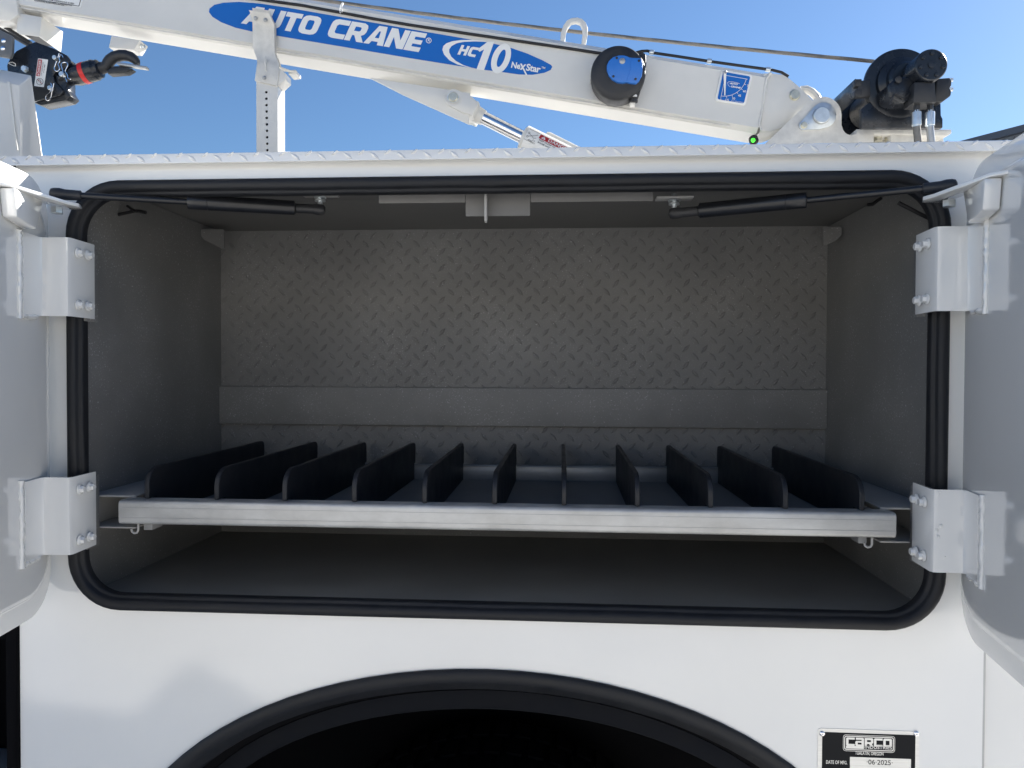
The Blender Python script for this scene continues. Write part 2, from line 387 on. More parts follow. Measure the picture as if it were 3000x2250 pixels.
# -- wheel-arch flare, liner and wheel
def sweep_arch(prof, y_prof=None):
    ls = [arch_pts(-i) for i, _ in prof]
    return [[V(ls[j][k][0], prof[j][1], ls[j][k][1]) for j in range(len(prof))] for k in range(len(ls[0]))]
MB().loft(sweep_arch([(-.002,-.0005),(-.002,-.004),(.001,-.0068),(.008,-.0085),(.015,-.0075),(.019,-.0048),(.022,.002),(.032,.008),(.036,.022),(.030,.024),(.018,.012),(.004,.0055)])).build('fender_flare', M['rubber'], truck, smooth=60)
MB().loft(sweep_arch([(.054,.060),(.055,.0575),(.060,.057),(.082,.058),(.086,.061),(.087,.075),(.084,.078),(.056,.075)])).build('flare_lip', M['liprub'], truck, smooth=60)
MB().loft(sweep_arch([(.030,.024),(.056,.062)]), closed_ring=False).loft(sweep_arch([(.084,.078),(.070,.55)]), closed_ring=False).build('wheel_well', M['void'], truck, smooth=50)
MB().box(-.70, .45, .552, .56, .2, 1.15).build('well_back', M['void'], truck, smooth=0)
wc = V(-.128, .24, .405)
ty = MB().lathe(wc, (0,1,0), [(.02,.24),(0,.26),(-.008,.32),(.0,.375),(.03,.40),(.06,.405),(.2,.405),(.235,.40),(.26,.375),(.27,.32),(.26,.26),(.24,.24)], 72)
for i in range(60):
    an = 2*math.pi*i/60
    for yy in (.045, .115, .185):
        c = wc+V(math.cos(an+yy)*.404, yy, math.sin(an+yy)*.404); e = V(math.cos(an+yy), 0, math.sin(an+yy))
        ty.obox(c, e, V(0,1,0), e.cross(V(0,1,0)), .012, .055, .030)
wh = ty.build('wheel', M['tyre'], truck, smooth=40)
MB().lathe(wc+V(0,.02,0), (0,1,0), [(.10,.05),(.06,.07),(.055,.12),(.09,.17),(.04,.205),(.0,.215),(-.006,.235),(.02,.243),(.20,.24)], 48).build('rim', M['galv'], wh)

# -- data plate
YP = -.0008
c0, c1 = W(2396.5, 2138.5, YP), W(2694, 2138.5, YP); zt = (c0.z+c1.z)/2; PW = c1.x-c0.x
def pq(px, py): return W(px, py, YP)
dp = MB().prism([V(x, YP, z) for x, z in rrect(c0.x, c1.x, zt-.115, zt, .004, 4)], (0,.0008,0)).build('data_plate', M['plate'], truck, smooth=0)
i0, i1 = W(2409, 2149, YP), W(2682, 2149, YP); iz = (i0.z+i1.z)/2
YB = YP-.0004
MB().box(i0.x, i1.x, YB, YP-.0001, zt-.108, iz).build('plate_field', M['plateblack'], dp, smooth=0)
def ring_rect(px0, py0, px1, py1, wpx, r, name):
    s = .00053; a, b = W(px0, py1, YB-.0003), W(px1, py0, YB-.0003); ww = wpx*s
    MB().prism([V(x, YB-.0003, z) for x, z in rrect(a.x, b.x, a.z, b.z, r, 5)], (0,.0002,0), [[V(x, YB-.0003, z) for x, z in rrect(a.x+ww, b.x-ww, a.z+ww, b.z-ww, r-ww, 5)]]).build(name, M['plate'], dp, smooth=0)
def fbox(px0, py0, px1, py1, mt, name):
    a, b = W(px0, py1, YB-.0003), W(px1, py0, YB-.0003); MB().box(a.x, b.x, YB-.0003, YB-.0001, a.z, b.z).build(name, mt, dp, smooth=0)
ring_rect(2469.5, 2157, 2622.5, 2200, 1.1, .0042, 'logo_frame'); ring_rect(2473, 2160.5, 2619, 2196.5, 2.4, .0032, 'logo_frame')
fbox(2478.5, 2186.5, 2531, 2192.5, M['plate'], 'logo_bar')
LG = {'C': [[(.12,0),(1,0),(1,.24),(.28,.24),(.28,.76),(1,.76),(1,1),(.12,1),(0,.88),(0,.12)]],
      'a': [[(.12,0),(1,0),(1,.88),(.88,1),(.05,1),(.05,.76),(.72,.76),(.72,.62),(.12,.62),(0,.5),(0,.12)], [(.28,.2),(.28,.42),(.72,.42),(.72,.2)]],
      'R': [[(0,0),(.28,0),(.28,.30),(.52,.30),(.70,0),(1.02,0),(.84,.32),(1,.44),(1,.88),(.88,1),(0,1)], [(.28,.53),(.28,.76),(.72,.76),(.72,.53)]],
      'O': [[(.12,0),(.88,0),(1,.12),(1,.88),(.88,1),(.12,1),(0,.88),(0,.12)], [(.28,.24),(.28,.76),(.72,.76),(.72,.24)]]}
la, lb_ = W(2478.5, 2184.5, YB), W(2613, 2164.5, YB)
for k, c in enumerate('CaRCO'):
    cw = (lb_.x-la.x)/5.32; chh = lb_.z-la.z
    q = [[V(la.x+(k*1.08+p[0])*cw, YB-.0003, la.z+p[1]*chh) for p in l] for l in LG[c]]
    MB().prism(q[0], (0,.0002,0), q[1:]).build('logo_letter', M['plate'], dp, smooth=0)
text('logo_lettering', 'INDUSTRIES', M['plate'], dp, (2533, 2186, 2613, 2192.8), Y=YB, bold=.012, out=.0003)
text('plate_lettering', 'TUALATIN, OREGON', M['plate'], dp, (2505, 2203.5, 2588, 2212), Y=YB, bold=.012, out=.0003)
text('plate_lettering', 'DATE OF MFG.', M['plate'], dp, (2420, 2229, 2482, 2237), Y=YB, bold=.012, out=.0003)
fbox(2490, 2224, 2669, 2241.5, M['plate'], 'plate_window'); fbox(2490, 2248.5, 2669, 2266, M['plate'], 'plate_window')
text('date_lettering', '·06·2025·', M['ink'], dp, (2539, 2227.5, 2615, 2239), Y=YB-.0003, bold=.006, out=.0003)
rv = MB().lathe((0,0,0), (0,-1,0), [(0,.0040),(.0010,.0038),(.0020,.0025),(.0022,.0012),(.0008,.0010)], 16).mesh('rivet', M['chrome'])
for px in (2408.5, 2684): link('rivet', rv, dp, W(px, 2149, YP-.0001))

# -- doors, swung open a little less than square
def door(side):
    a_ = R(8); s_ = -1 if side == 'left' else 1
    H = W(147, 1100, -.012) if side == 'left' else W(2823, 1100, -.012)
    e = V(-s_*math.sin(a_), -math.cos(a_), 0)          # from the hinge edge towards the free edge
    n = V(-s_*math.cos(a_), math.sin(a_), 0)           # inner face normal, over the opening
    z0, z1, wd, th = 1.186, 1.830, .665, .034
    def P(s, z, t): return V(H.x, H.y, 0)+e*s+n*t+V(0,0,z)
    def ol(inset): return rrect(inset, wd-inset, z0+inset*(1 if inset < .01 else 1.8), z1-inset*(1 if inset < .01 else 1.8), .062-inset*.6, 10)
    prof = [(.004,-th),(0,-th+.003),(0,-.002),(.001,-.0005),(.003,0),(.016,0),(.0175,.001),(.0195,.0055),(.022,.0065)]
    ls = [ol(i) for i, _ in prof]
    rings = [[P(ls[j][k][0], ls[j][k][1], prof[j][1]) for j in range(len(prof))] for k in range(len(ls[0]))]
    mb = MB().loft(rings, closed_ring=False, closed_path=True)
    mb.add([P(x, z, -th) for x, z in ol(.004)], [tuple(range(len(ls[0])))])
    d = mb.build('compartment_door', M['white'], truck, smooth=14)
    d['label'] = ('left' if s_ < 0 else 'right')+' compartment door swung open, white inner face towards the opening'
    MB().add([P(x, z, .0065) for x, z in ol(.022)], [tuple(range(len(ls[0])))]).build('inner_panel', M['white'], d, smooth=0)
    return d, P, e, n, H, s_
dl = door('left'); dr = door('right')

# -- hinges: bent plates from the jamb round the seal to the door
def flange_bolt():
    mb = MB().lathe((0,0,0), (1,0,0), [(0,.0078),(.0012,.0078),(.0022,.0062),(.0024,.0050)], 20)
    mb.lathe((.0022,0,0), (1,0,0), [(0,.0052),(.0045,.0052),(.0056,.0044)], 6)
    return mb.mesh('bolt', M['white'], smooth=25)
BOLT = flange_bolt()
def weld(pts, r, seed):
    rnd = random.Random(seed); fine = []; rs = []
    for i in range(len(pts)-1):
        for k in range(9):
            fine.append(Vector(pts[i]).lerp(Vector(pts[i+1]), k/9)+V(rnd.uniform(-.0006,.0006), rnd.uniform(-.0006,.0006), 0)); rs.append(r*(1+rnd.uniform(-.28,.28)))
    return MB().tube(fine, rs, 8)
def hinge(dd, zt, zb, xin, seed, label):
    d, P, e, n, H, s_ = dd
    T = .0045; yf = -.052
    sF = (H.y-yf)/(-e.y)                                   # where the door reaches the front of the hinge
    q = P(sF, 0, .0065+T); qd = P(sF+.048, 0, .0065+T)
    plan = [V(xin+s_*.004, .015, 0), V(xin, yf+.006, 0), V(xin+s_*.0025, yf+.0012, 0), V(xin+s_*.008, yf, 0), V(q.x-s_*.007, yf, 0), V(q.x-s_*.002, yf-.0015, 0), V(q.x, q.y, 0)-n*.0+V(0,-.007,0), V(qd.x, qd.y, 0)]
    inn = []
    for i, p in enumerate(plan):
        t = (plan[min(i+1, 7)]-plan[max(i-1, 0)]).normalized(); nn = V(-t.y, t.x, 0)*s_
        inn.append(p+nn*T)
    rings = [[plan[i]+V(0,0,zb), plan[i]+V(0,0,zt), inn[i]+V(0,0,zt), inn[i]+V(0,0,zb)] for i in range(8)]
    h = MB().loft(rings).build('hinge', M['white'], truck, smooth=40); h['label'] = label
    # mounting flange behind the leaf
    MB().box(min(xin+s_*.0065, xin+s_*.011), max(xin+s_*.0065, xin+s_*.011), -.002, .028, zb-.004, zt-.006).build('hinge_backing', M['liner'], h, bevel=.001)
    for y in (-.033, -.010):
        for z in (zt-.020, zb+.018):
            link('bolt', BOLT, h, Matrix.Translation((xin-s_*.001+(.0017*s_ if y > 0 else 0)-s_*.0012, y, z)) @ (Matrix.Rotation(math.pi, 4, 'Z') if s_ > 0 else Matrix()) @ Matrix.Rotation(R(17*(seed % 5)+30*(y > 0)), 4, 'X'))
    w0 = P(sF+.052, zb, .008); w1 = P(sF+.052, zt, .008)
    weld([w0+V(0,0,-.007), w0+V(0,0,.04), w1+V(0,0,-.03), w1+V(0,0,.006)], .0036, seed).build('weld_bead', M['white'], h, smooth=60)
    cb = P(sF+.010, zb-.002, .007); weld([cb, w0+V(0,0,-.003)], .004, seed+50).build('weld_bead', M['white'], h, smooth=60)
    return h
dpm = MB().lathe((0,0,0), (0,-1,0), [(0,.0028),(.0006,.0024),(.0010,.0012)], 12).mesh('paint_drip', M['decal'])
xl, xr = W(203, 1000, -.05).x+.001, W(2737, 1000, -.05).x
hinge(dl, W(165, 695, -.052).z, W(165, 926, -.052).z, xl, 3, 'upper left hinge of bent white plate with four bolts')
hinge(dl, W(170, 1399, -.052).z, W(170, 1626, -.052).z, xl, 11, 'lower left hinge of bent white plate with four bolts')
hinge(dr, W(2780, 663, -.052).z, W(2780, 911, -.052).z, xr, 23, 'upper right hinge of bent white plate with four bolts')
hdr = hinge(dr, W(2775, 1435, -.052).z, W(2775, 1678, -.052).z, xr, 31, 'lower right hinge of bent white plate, paint drips on its face')

for px, py, k in ((2753,1443,.5),(2757,1541,1),(2745,1554,.8),(2748,1572,.9),(2769,1632,.5)): link('paint_drip', dpm, hdr, Matrix.Translation(W(px, py, -.0523)) @ Matrix.Scale(k, 4))
# -- strut brackets on the doors
def strut_bracket(dd, stud):
    d, P, e, n, H, s_ = dd
    z = stud.z; 
    s1 = .055; s2 = .150
    A = [P(s1, 0, .0065), P(s2, 0, .0065)]
    tip = V(stud.x, stud.y, 0)
    d1 = (A[1]-A[0]).normalized()
    # horizontal tongue reaching over the seal, then bent up the door face
    top = [P(s2, z-.006, .0065), P(s2-.01, z-.006, .022), V(stud.x-s_*.030, stud.y-.020, z-.0145), V(stud.x-s_*.036, stud.y-.004, z-.0145), V(stud.x-s_*.030, stud.y+.012, z-.0145), V(stud.x+s_*.004, stud.y+.020, z-.0135), P(s1+.01, z-.010, .020), P(s1, z-.006, .0065)]
    br = MB().prism(top, (0,0,-.005)).build('strut_bracket', M['white'], d, bevel=.0008)
    gus = [P(s1+.012, z-.012, .008), P(s2-.012, z-.012, .008), P(s2-.018, z-.050, .008), P(s1+.03, z-.058, .008)]
    MB().prism(gus, n*.020).build('bracket_gusset', M['white'], d, bevel=.003)
    weld([P(s1+.005, z-.010, .008), P(s2, z-.008, .008)], .0035, 77).build('weld_bead', M['white'], d, smooth=60)
    return br
def strut(dd, pend, pball, p0, p1, label):
    """pend: stud on the door bracket; pball: stud under the header"""
    d, P, e, n, H, s_ = dd
    A, B = Vector(pend), Vector(pball); ax = (B-A).normalized(); L = (B-A).length
    c0 = L*p0
    st = MB().lathe(A+ax*c0, ax, [(0,.0070),(.0005,.0108),(.002,.0116),(.028,.0116),(.0285,.0112),(.029,.0116),(L-c0-.040,.0116),(L-c0-.038,.0095)], 28).build('gas_strut', M['strut'], truck); st['label'] = label
    MB().cyl(A+ax*.015, A+ax*(c0+.002), .0048, n=20).build('rod', M['strut'], st)
    e0 = MB().lathe(A-ax*.009, ax, [(0,.004),(.002,.0078),(.006,.0090),(.013,.0092),(.020,.0078),(.040,.0072),(.041,.006)], 20); e0.build('end_fitting', M['blackm'], st)
    e1 = MB().lathe(B+ax*.008, -ax, [(0,.004),(.002,.0074),(.006,.0090),(.013,.0090),(.020,.0076),(.050,.0074),(.051,.005)], 20); e1.build('end_fitting', M['blackm'], st)
    sb = MB().cyl(A+V(0,0,-.007), A+V(0,0,-.016), .0048).cyl(A+V(0,0,-.010), A+V(0,0,-.0125), .0095).lathe(A+V(0,0,-.019), (0,0,-1), [(0,.0085),(.008,.0085),(.009,.0075)], 6); sb.build('stud', M['zinc'], st, smooth=30)
    sb = MB().cyl(B+V(0,0,.006), B+V(0,0,.030), .004).cyl(B+V(0,0,.013), B+V(0,0,.0155), .0085).cyl(B+V(0,0,.018), B+V(0,0,.0205), .0095); sb.build('stud', M['zinc'], st, smooth=30)
    MB().box(B.x-.028, B.x+.028, B.y-.012, B.y+.012, B.z+.0215, B.z+.0245).build('stud_plate', M['bracket'], truck, bevel=.0005)
    lb = MB(); return st
La, Lb = W(166, 569, -.055), W(938, 616, .085); Lb.z = La.z+.004
Ra, Rb = W(2782, 545, -.055), W(1975, 616, .085); Rb.z = Ra.z-.004
strut(dl, La, Lb, .470, 1, 'left gas strut from the door bracket to the header')
strut(dr, Ra, Rb, .480, 1, 'right gas strut from the door bracket to the header')
strut_bracket(dl, La); strut_bracket(dr, Ra)

# ================================================================== slide-out tray
TZ0, TZ1 = 1.3115, 1.3480
tray = thing('slide_out_tray', 'shallow slide-out tray with aluminium front bar and eleven black dividers', 'tray', (-.1, .25, TZ0-.01))
bx0, bx1 = W(346, 1510, .002).x, W(2627, 1540, .002).x
def bar_ring(x, g=0): return [V(x, y, z) for y, z in [(p[0], p[1]) for p in rrect(.002+g, .038-g, TZ0+g, TZ1-g, .0055, 4)]]
MB().loft([bar_ring(bx0, .001), bar_ring(bx0+.001), bar_ring(bx1-.001), bar_ring(bx1, .001)]).build('front_bar', M['alu'], tray, smooth=40)
gr = MB()
for zz in (TZ0+.0105, TZ1-.0105): gr.box(bx0+.006, bx1-.0005, .0014, .0022, zz-.0003, zz+.0003)
gr.build('extrusion_groove', M['galv'], tray, smooth=0)
MB().box(bx0+.02, bx1-.02, .0385, .470, TZ0+.004, TZ0+.007).build('tray_base', M['traybase'], tray, smooth=0)
MB().box(bx0+.02, bx1-.02, .4705, .482, TZ0+.002, TZ1+.002).box(bx0+.02, bx1-.02, .463, .4700, TZ1-.0005, TZ1+.002).build('back_rail', M['galv'], tray, bevel=.0012)
MB().box(bx0+.012, bx0+.0195, .0385, .482, TZ0+.001, TZ1-.004).build('side_rail', M['galv'], tray, bevel=.001)
MB().box(bx1-.0195, bx1-.012, .0385, .482, TZ0+.001, TZ1-.004).build('side_rail', M['galv'], tray, bevel=.001)
# divider: rounded plate, notched over the back rail, shared by all eleven
DH = .0830
y0, y1 = .018, .474
pr = [(y0, TZ1+.0005)]+[(y0, TZ1+.010)]+[(y0+.018-.018*math.cos(R(a)), TZ1+.030+.018*math.sin(R(a))) for a in range(0, 91, 15)]
top = TZ1+.048
pr = [(y0, TZ1+.0008), (y0, top-.027)]+[(y0+.034-.034*math.cos(R(a)), top-.027+.027*math.sin(R(a))) for a in (12,25,38,51,64,77,90)]
pr += [(y1-.012+.012*math.sin(R(a)), top-.012+.012*math.cos(R(a))) for a in (0,20,40,60,80)]+[(y1, TZ1+.0045), (y1-.012, TZ1+.0045), (y1-.012, TZ0+.0075), (y0+.022, TZ0+.0075), (y0+.022, TZ1+.0008)]
dv = MB().prism([V(-.0038, y, z) for y, z in pr], (.0076,0,0)).mesh('divider', M['divider'], bevel=.0010, seg=1)
fxs = [-.641, -.530, -.423, -.3145, -.2065, -.1005, .0035, .1115, .2185, .3265, .435]
for i, x in enumerate(fxs):
    o = link('divider', dv, tray, Matrix.Translation((x, 0, 0)) @ Matrix.Rotation(R(random.uniform(-.5, .5)), 4, 'Z'))
# feet of the dividers under the base
ft = MB().box(-.0038, .0038, .10, .13, TZ0-.007, TZ0+.0035).mesh('divider_foot', M['divider'])
for x in fxs: link('divider_foot', ft, tray, (x, 0, 0))
MB().box(bx0+.05, bx1-.05, .30, .33, TZ0-.016, TZ0+.003).build('cross_member', M['traybase'], tray, bevel=.002)
# slides on the compartment walls
for s_, xw, xb in ((-1, WX0+.0005, bx0+.0115), (1, WX1-.0005, bx1-.0115)):
    xa, xc = min(xw, xb), max(xw, xb)
    zb, zt = TZ0-.0125, TZ1+.0030
    mb = MB().box(xa, xc, .030, .485, zt-.003, zt).box(xa, xc, .030, .485, zb, zb+.0025)
    wl = (xa, xa+.003) if s_ < 0 else (xc-.003, xc)
    mb.box(wl[0], wl[1], .030, .485, zb+.0026, zt-.0031)
    o = mb.build('slide_channel', M['bracket'], truck, bevel=.0006)
    hx = bx0+.026 if s_ < 0 else bx1-.030
    MB().tube([V(hx, .012, TZ0-.001), V(hx, .012, TZ0-.011), V(hx-.002, .012, TZ0-.0145), V(hx-.006, .012, TZ0-.0155), V(hx-.010, .012, TZ0-.013), V(hx-.0105, .012, TZ0-.009)], .0018, 8).build('latch_hook', M['bracket'], tray)
    MB().box(hx-.004 if s_ > 0 else hx+.004, hx+.018 if s_ < 0 else hx-.016, .02, .05, TZ0-.012, TZ0-.001).build('slide_stop', M['traybase'], tray, bevel=.001)

# ================================================================== crane
YB_, BW = 1.20, .125                       # near face of the boom and its width
A_ = W(600, 115, YB_); B_ = W(1863, 327, YB_)
bu = (B_-A_).normalized(); bv = V(-bu.z, 0, bu.x); by = V(0, 1, 0)
BH = (W(1200, 41, YB_)-A_).dot(bv)         # depth of the boom section
def bs(px, py, Y=YB_): return (W(px, py, Y)-A_).dot(bu)
def bt(px, py, Y=YB_): return (W(px, py, Y)-A_).dot(bv)
def BP(s, t, y=0): return A_+bu*s+bv*t+by*y
crane = thing('crane', 'white folding truck crane with blue lettered boom, black winch and lift cylinder', 'crane', (1.0, 1.35, 1.0))
ch = .016
sec = [(0+ch, 0), (0, ch*.8), (0, BH-ch), (ch, BH), (BW-ch, BH), (BW, BH-ch), (BW, ch*.8), (BW-ch, 0)]
def bring(s, g=0): return [BP(s, t+(g if t < BH/2 else -g), y+(g if y < BW/2 else -g)) for y, t in sec]
sR = bs(2238, 300)
boom = MB().loft([bring(-1.6), bring(sR-.002), bring(sR, .002)]).build('boom', M['crane'], crane, smooth=30)
# weld seam and root of the boom
rt_ = [(2236,214),(2262,214),(2300,219),(2345,256),(2385,296),(2330,360),(2258,386),(2228,384)]
MB().prism(poly(rt_, YB_+.006), (0, BW-.012, 0)).build('boom_root', M['crane'], crane, bevel=.003)
weld([W(2258, 213, YB_), W(2243, 235, YB_), W(2236, 300, YB_), W(2224, 365, YB_), W(2232, 384, YB_)], .0035, 5).build('weld_bead', M['crane'], boom, smooth=60)
weld([BP(-.62, .003, .002), BP(sR-.6, .003, .002), BP(sR-.02, .003, .002)], .0024, 6).build('weld_bead', M['dirty'], boom, smooth=60)
# boom tip collar, channel below it and stop tab
MB().prism(poly([(-220,-120),(34,-120),(53,43),(28,61),(-220,52)], YB_-.008), (0, BW+.016, 0)).build('boom_collar', M['crane'], crane, bevel=.004)
ca, cb = W(52, 42, YB_+.004), W(120, 104, YB_+.004)
for yy in (.002, .110): MB().prism(poly([(52,38),(122,50),(116,107),(56,100),(48,90)], YB_+yy), (0,.004,0)).build('roller_cheek', M['crane'], crane, bevel=.0012)
cx = MB()
q = poly([(122,50),(116,107)], YB_+.0065); cx.prism([q[0], q[1], q[1]+V(0,.103,0)+V(0,0,-.006), q[0]+V(0,.103,0)], (-.004,0,0))
cx.build('roller_channel', M['crane'], crane, bevel=.0012)
q = poly([(60,56),(112,62),(110,100),(58,94)], YB_+.0065); MB().prism(q, (0,.10,0)).build('channel_shade', M['blackm'], crane, smooth=0)  # matte black block stands in for the shade inside the hollow channel
MB().prism(poly([(326,105),(410,117),(392,146),(318,139)], YB_+.03), (0,.05,0)).build('stop_tab', M['crane'], crane, bevel=.002)
bolt_c = W(413, 134, YB_+.05); MB().cyl(bolt_c-bu*.010, bolt_c+bu*.012, .0045).lathe(bolt_c-bu*.002, bu, [(0,.008),(.006,.008)], 6).build('stop_bolt', M['zinc'], crane, smooth=30)

# -- decals on the near face
yd = YB_-.0010
def dpl(pts): return [W(x, y, yd) for x, y in pts]
# long blue field: rounded left end, straight flanks, elliptical right end
def ell(cx, cy, a, b, rot, t0, t1, n):
    c, s_ = math.cos(R(rot)), math.sin(R(rot)); o = []
    for i in range(n+1):
        t = R(t0+(t1-t0)*i/n); x, y = a*math.cos(t), b*math.sin(t); o.append((cx+x*c-y*s_, cy+x*s_+y*c))
    return o
bl = [(1438,126),(1490,138),(1545,157),(1590,177),(1614,190),(1618,196),(1613,205),(1595,213),(1560,219),(1520,218),(1470,211),(1400,202),(1200,170),(1000,136),(820,106),(737,92),(690,81),(648,65),(622,49),(612,35),(614,25),(628,14),(655,8),(700,5.5),(760,10),(845,23),(1000,50),(1200,85)]
flat('decal_field', dpl(bl), M['blue'], boom)
def btext(name, s, px0, py0, px1, hgt_px, mt=M['decal'], **k):
    """(px0, py0) baseline start, (px1) end; letter height in px"""
    a = W(px0, py0, yd); d = YB_+CAM_D; bw = (px1-px0)/F_PX*d/bu.x; bh = hgt_px/F_PX*d
    return text(name, s, mt, boom, (bw, bh), origin=a, u=bu, v=bv, out=k.pop('out', .0008), **k)
# heavy slanted capitals, drawn on a unit grid 0..1 high
def glyphs(word, px0, py0, px1, hgt, name, gap=.06):
    H_ = .30
    G = {
     'A': (1.05, [[(0,0),(.30,0),(.37,.17),(.70,.17),(.72,0),(1.05,0),(.86,1),(.42,1)], [(.45,.36),(.55,.72),(.63,.72),(.67,.36)]]),
     'U': (.95, [[(.33,0),(.62,0),(.80,.04),(.92,.14),(.95,.28),(.95,1),(.64,1),(.64,.32),(.58,.24),(.37,.24),(.31,.32),(.31,1),(0,1),(0,.28),(.03,.14),(.15,.04)]]),
     'T': (.86, [[(.27,0),(.59,0),(.59,.75),(.86,.75),(.86,1),(0,1),(0,.75),(.27,.75)]]),
     'O': (1.0, [[(.30,0),(.70,0),(.88,.05),(.97,.15),(1,.30),(1,.70),(.97,.85),(.88,.95),(.70,1),(.30,1),(.12,.95),(.03,.85),(0,.70),(0,.30),(.03,.15),(.12,.05)], [(.38,.24),(.32,.32),(.32,.68),(.38,.76),(.62,.76),(.68,.68),(.68,.32),(.62,.24)]]),
     'C': (.92, [[(.30,0),(.92,0),(.92,.26),(.40,.26),(.32,.33),(.32,.67),(.40,.74),(.92,.74),(.92,1),(.30,1),(.12,.95),(.03,.85),(0,.70),(0,.30),(.03,.15),(.12,.05)]]),
     'R': (1.0, [[(0,0),(.31,0),(.31,.32),(.42,.32),(.66,0),(1.02,0),(.76,.34),(.90,.42),(.96,.55),(.96,.78),(.90,.92),(.72,1),(0,1)], [(.31,.54),(.31,.77),(.58,.77),(.64,.72),(.64,.59),(.58,.54)]]),
     'N': (1.0, [[(0,0),(.30,0),(.30,.56),(.66,0),(1,0),(1,1),(.70,1),(.70,.44),(.34,1),(0,1)]]),
     'E': (.82, [[(0,0),(.82,0),(.82,.24),(.32,.24),(.32,.39),(.76,.39),(.76,.61),(.32,.61),(.32,.76),(.82,.76),(.82,1),(0,1)]]),
     'H': (.95, [[(0,0),(.30,0),(.30,.38),(.65,.38),(.65,0),(.95,0),(.95,1),(.65,1),(.65,.62),(.30,.62),(.30,1),(0,1)]]),
     ' ': (.38, [])}
    tot = sum(G[c][0] for c in word)+gap*(len(word)-1)
    d = YB_+CAM_D; a = W(px0, py0, yd); bw = (px1-px0)/F_PX*d/bu.x; bh = hgt/F_PX*d
    sl_ = .26*bh; k = (bw-sl_)/tot; x = 0; mb = MB()
    for c in word:
        wd, ls = G[c]
        if ls:
            q = [[a+bu*((x+p[0])*k+p[1]*sl_)+bv*(p[1]*bh)+by*(-.0009) for p in l] for l in ls]
            mb.prism(q[0], (0,.0003,0), q[1:])
        x += wd+gap
    return mb.build(name, M['decal'], boom, smooth=0)
glyphs('AUTO', 706, 68.5, 946, 56, 'lettering', gap=.05)
glyphs('CRANE', 955, 108, 1247, 57, 'lettering', gap=.04)
def ring_flat(cx, cy, r, wpx, name, Y=yd-.0008, mt=M['decal'], n=28, par=None):
    MB().prism([W(cx+r*math.cos(2*math.pi*i/n), cy+r*math.sin(2*math.pi*i/n), Y) for i in range(n)], (0,.0003,0), [[W(cx+(r-wpx)*math.cos(2*math.pi*i/n), cy+(r-wpx)*math.sin(2*math.pi*i/n), Y) for i in range(n)]]).build(name, mt, par or boom, smooth=0)
ring_flat(1256, 118.5, 8.2, 1.8, 'registered_mark'); btext('registered_mark', 'R', 1252.8, 122, 1259.6, 8.2, bold=.01)
# white crescent
out_ = [(1396,201.5),(1370,197),(1340,189),(1317,177),(1301,160),(1296,146),(1299,135),(1308,127),(1325,121),(1350,117.5),(1385,117),(1423,120.5)]
inn_ = [(1421,122.5),(1390,121.5),(1360,122.5),(1338,127),(1323,135),(1316,145),(1316,153),(1322,166),(1336,179),(1358,191),(1380,198)]
flat('crescent', [p+by*-.0006 for p in dpl(out_+inn_)], M['decal'], boom)
glyphs('HC', 1340, 159.5, 1399, 29, 'lettering', gap=.10)
# the large one and nought
one = [(1396,203),(1418,206),(1448,122),(1428,122.5),(1419,130),(1404,141),(1401,148),(1405,152),(1418,145),(1416,150)]
flat('lettering', [p+by*-.0007 for p in dpl(one)], M['decal'], boom)
zo = ell(1468, 171.5, 26, 46, 21, 0, 360, 40)[:-1]; zi = ell(1468.5, 171, 9.5, 27, 21, 0, 360, 40)[:-1]
flat('lettering', [p+by*-.0008 for p in dpl(zo)], M['decal'], boom, [[p+by*-.0008 for p in dpl(zi)]])
btext('lettering', 'Ne', 1497, 199, 1523, 18.5, bold=.03, spacing=.95)
flat('lettering', [p+by*-.0007 for p in dpl([(1523.5,186.5),(1528.5,186.5),(1545,220),(1540.5,220.5)])], M['decal'], boom)
flat('lettering', [p+by*-.0009 for p in dpl([(1537,188.5),(1542,189),(1528,205),(1522.5,204)])], M['decal'], boom)
btext('lettering', 'Star', 1540, 207, 1582, 20.5, bold=.03, spacing=.95)
btext('trade_mark', 'TM', 1585.5, 201, 1596.5, 6, bold=.01)
# warning notice near the tip
no = dpl([(60,-30),(244,-3),(237,22),(53,-6)])
flat('warning_notice', no, M['decal'], boom)
MB().prism([p+by*-.0004 for p in dpl([(70,-26),(238,-1.5),(232,19),(64,-8)])], (0,.0002,0), [[p+by*-.0004 for p in dpl([(72,-24),(235.5,-.2),(230.5,17),(66.5,-8.5)])]]).build('notice_border', M['ink'], boom, smooth=0)
btext('notice_lettering', 'SAFETY. MINIMUM CLEARANCE IS 10 FEET', 108, -4.5, 226, 4.6, M['ink'], bold=.02)
btext('notice_lettering', 'ADDITIONAL CLEARANCE IS REQUIRED FOR', 108, 2.0, 219, 4.2, M['ink'], bold=.02)
btext('notice_lettering', 'ADDITIONAL 50,000 VOLTS OR LESS.', 100, 3.6, 196, 4.2, M['ink'], bold=.02, out=.0012)

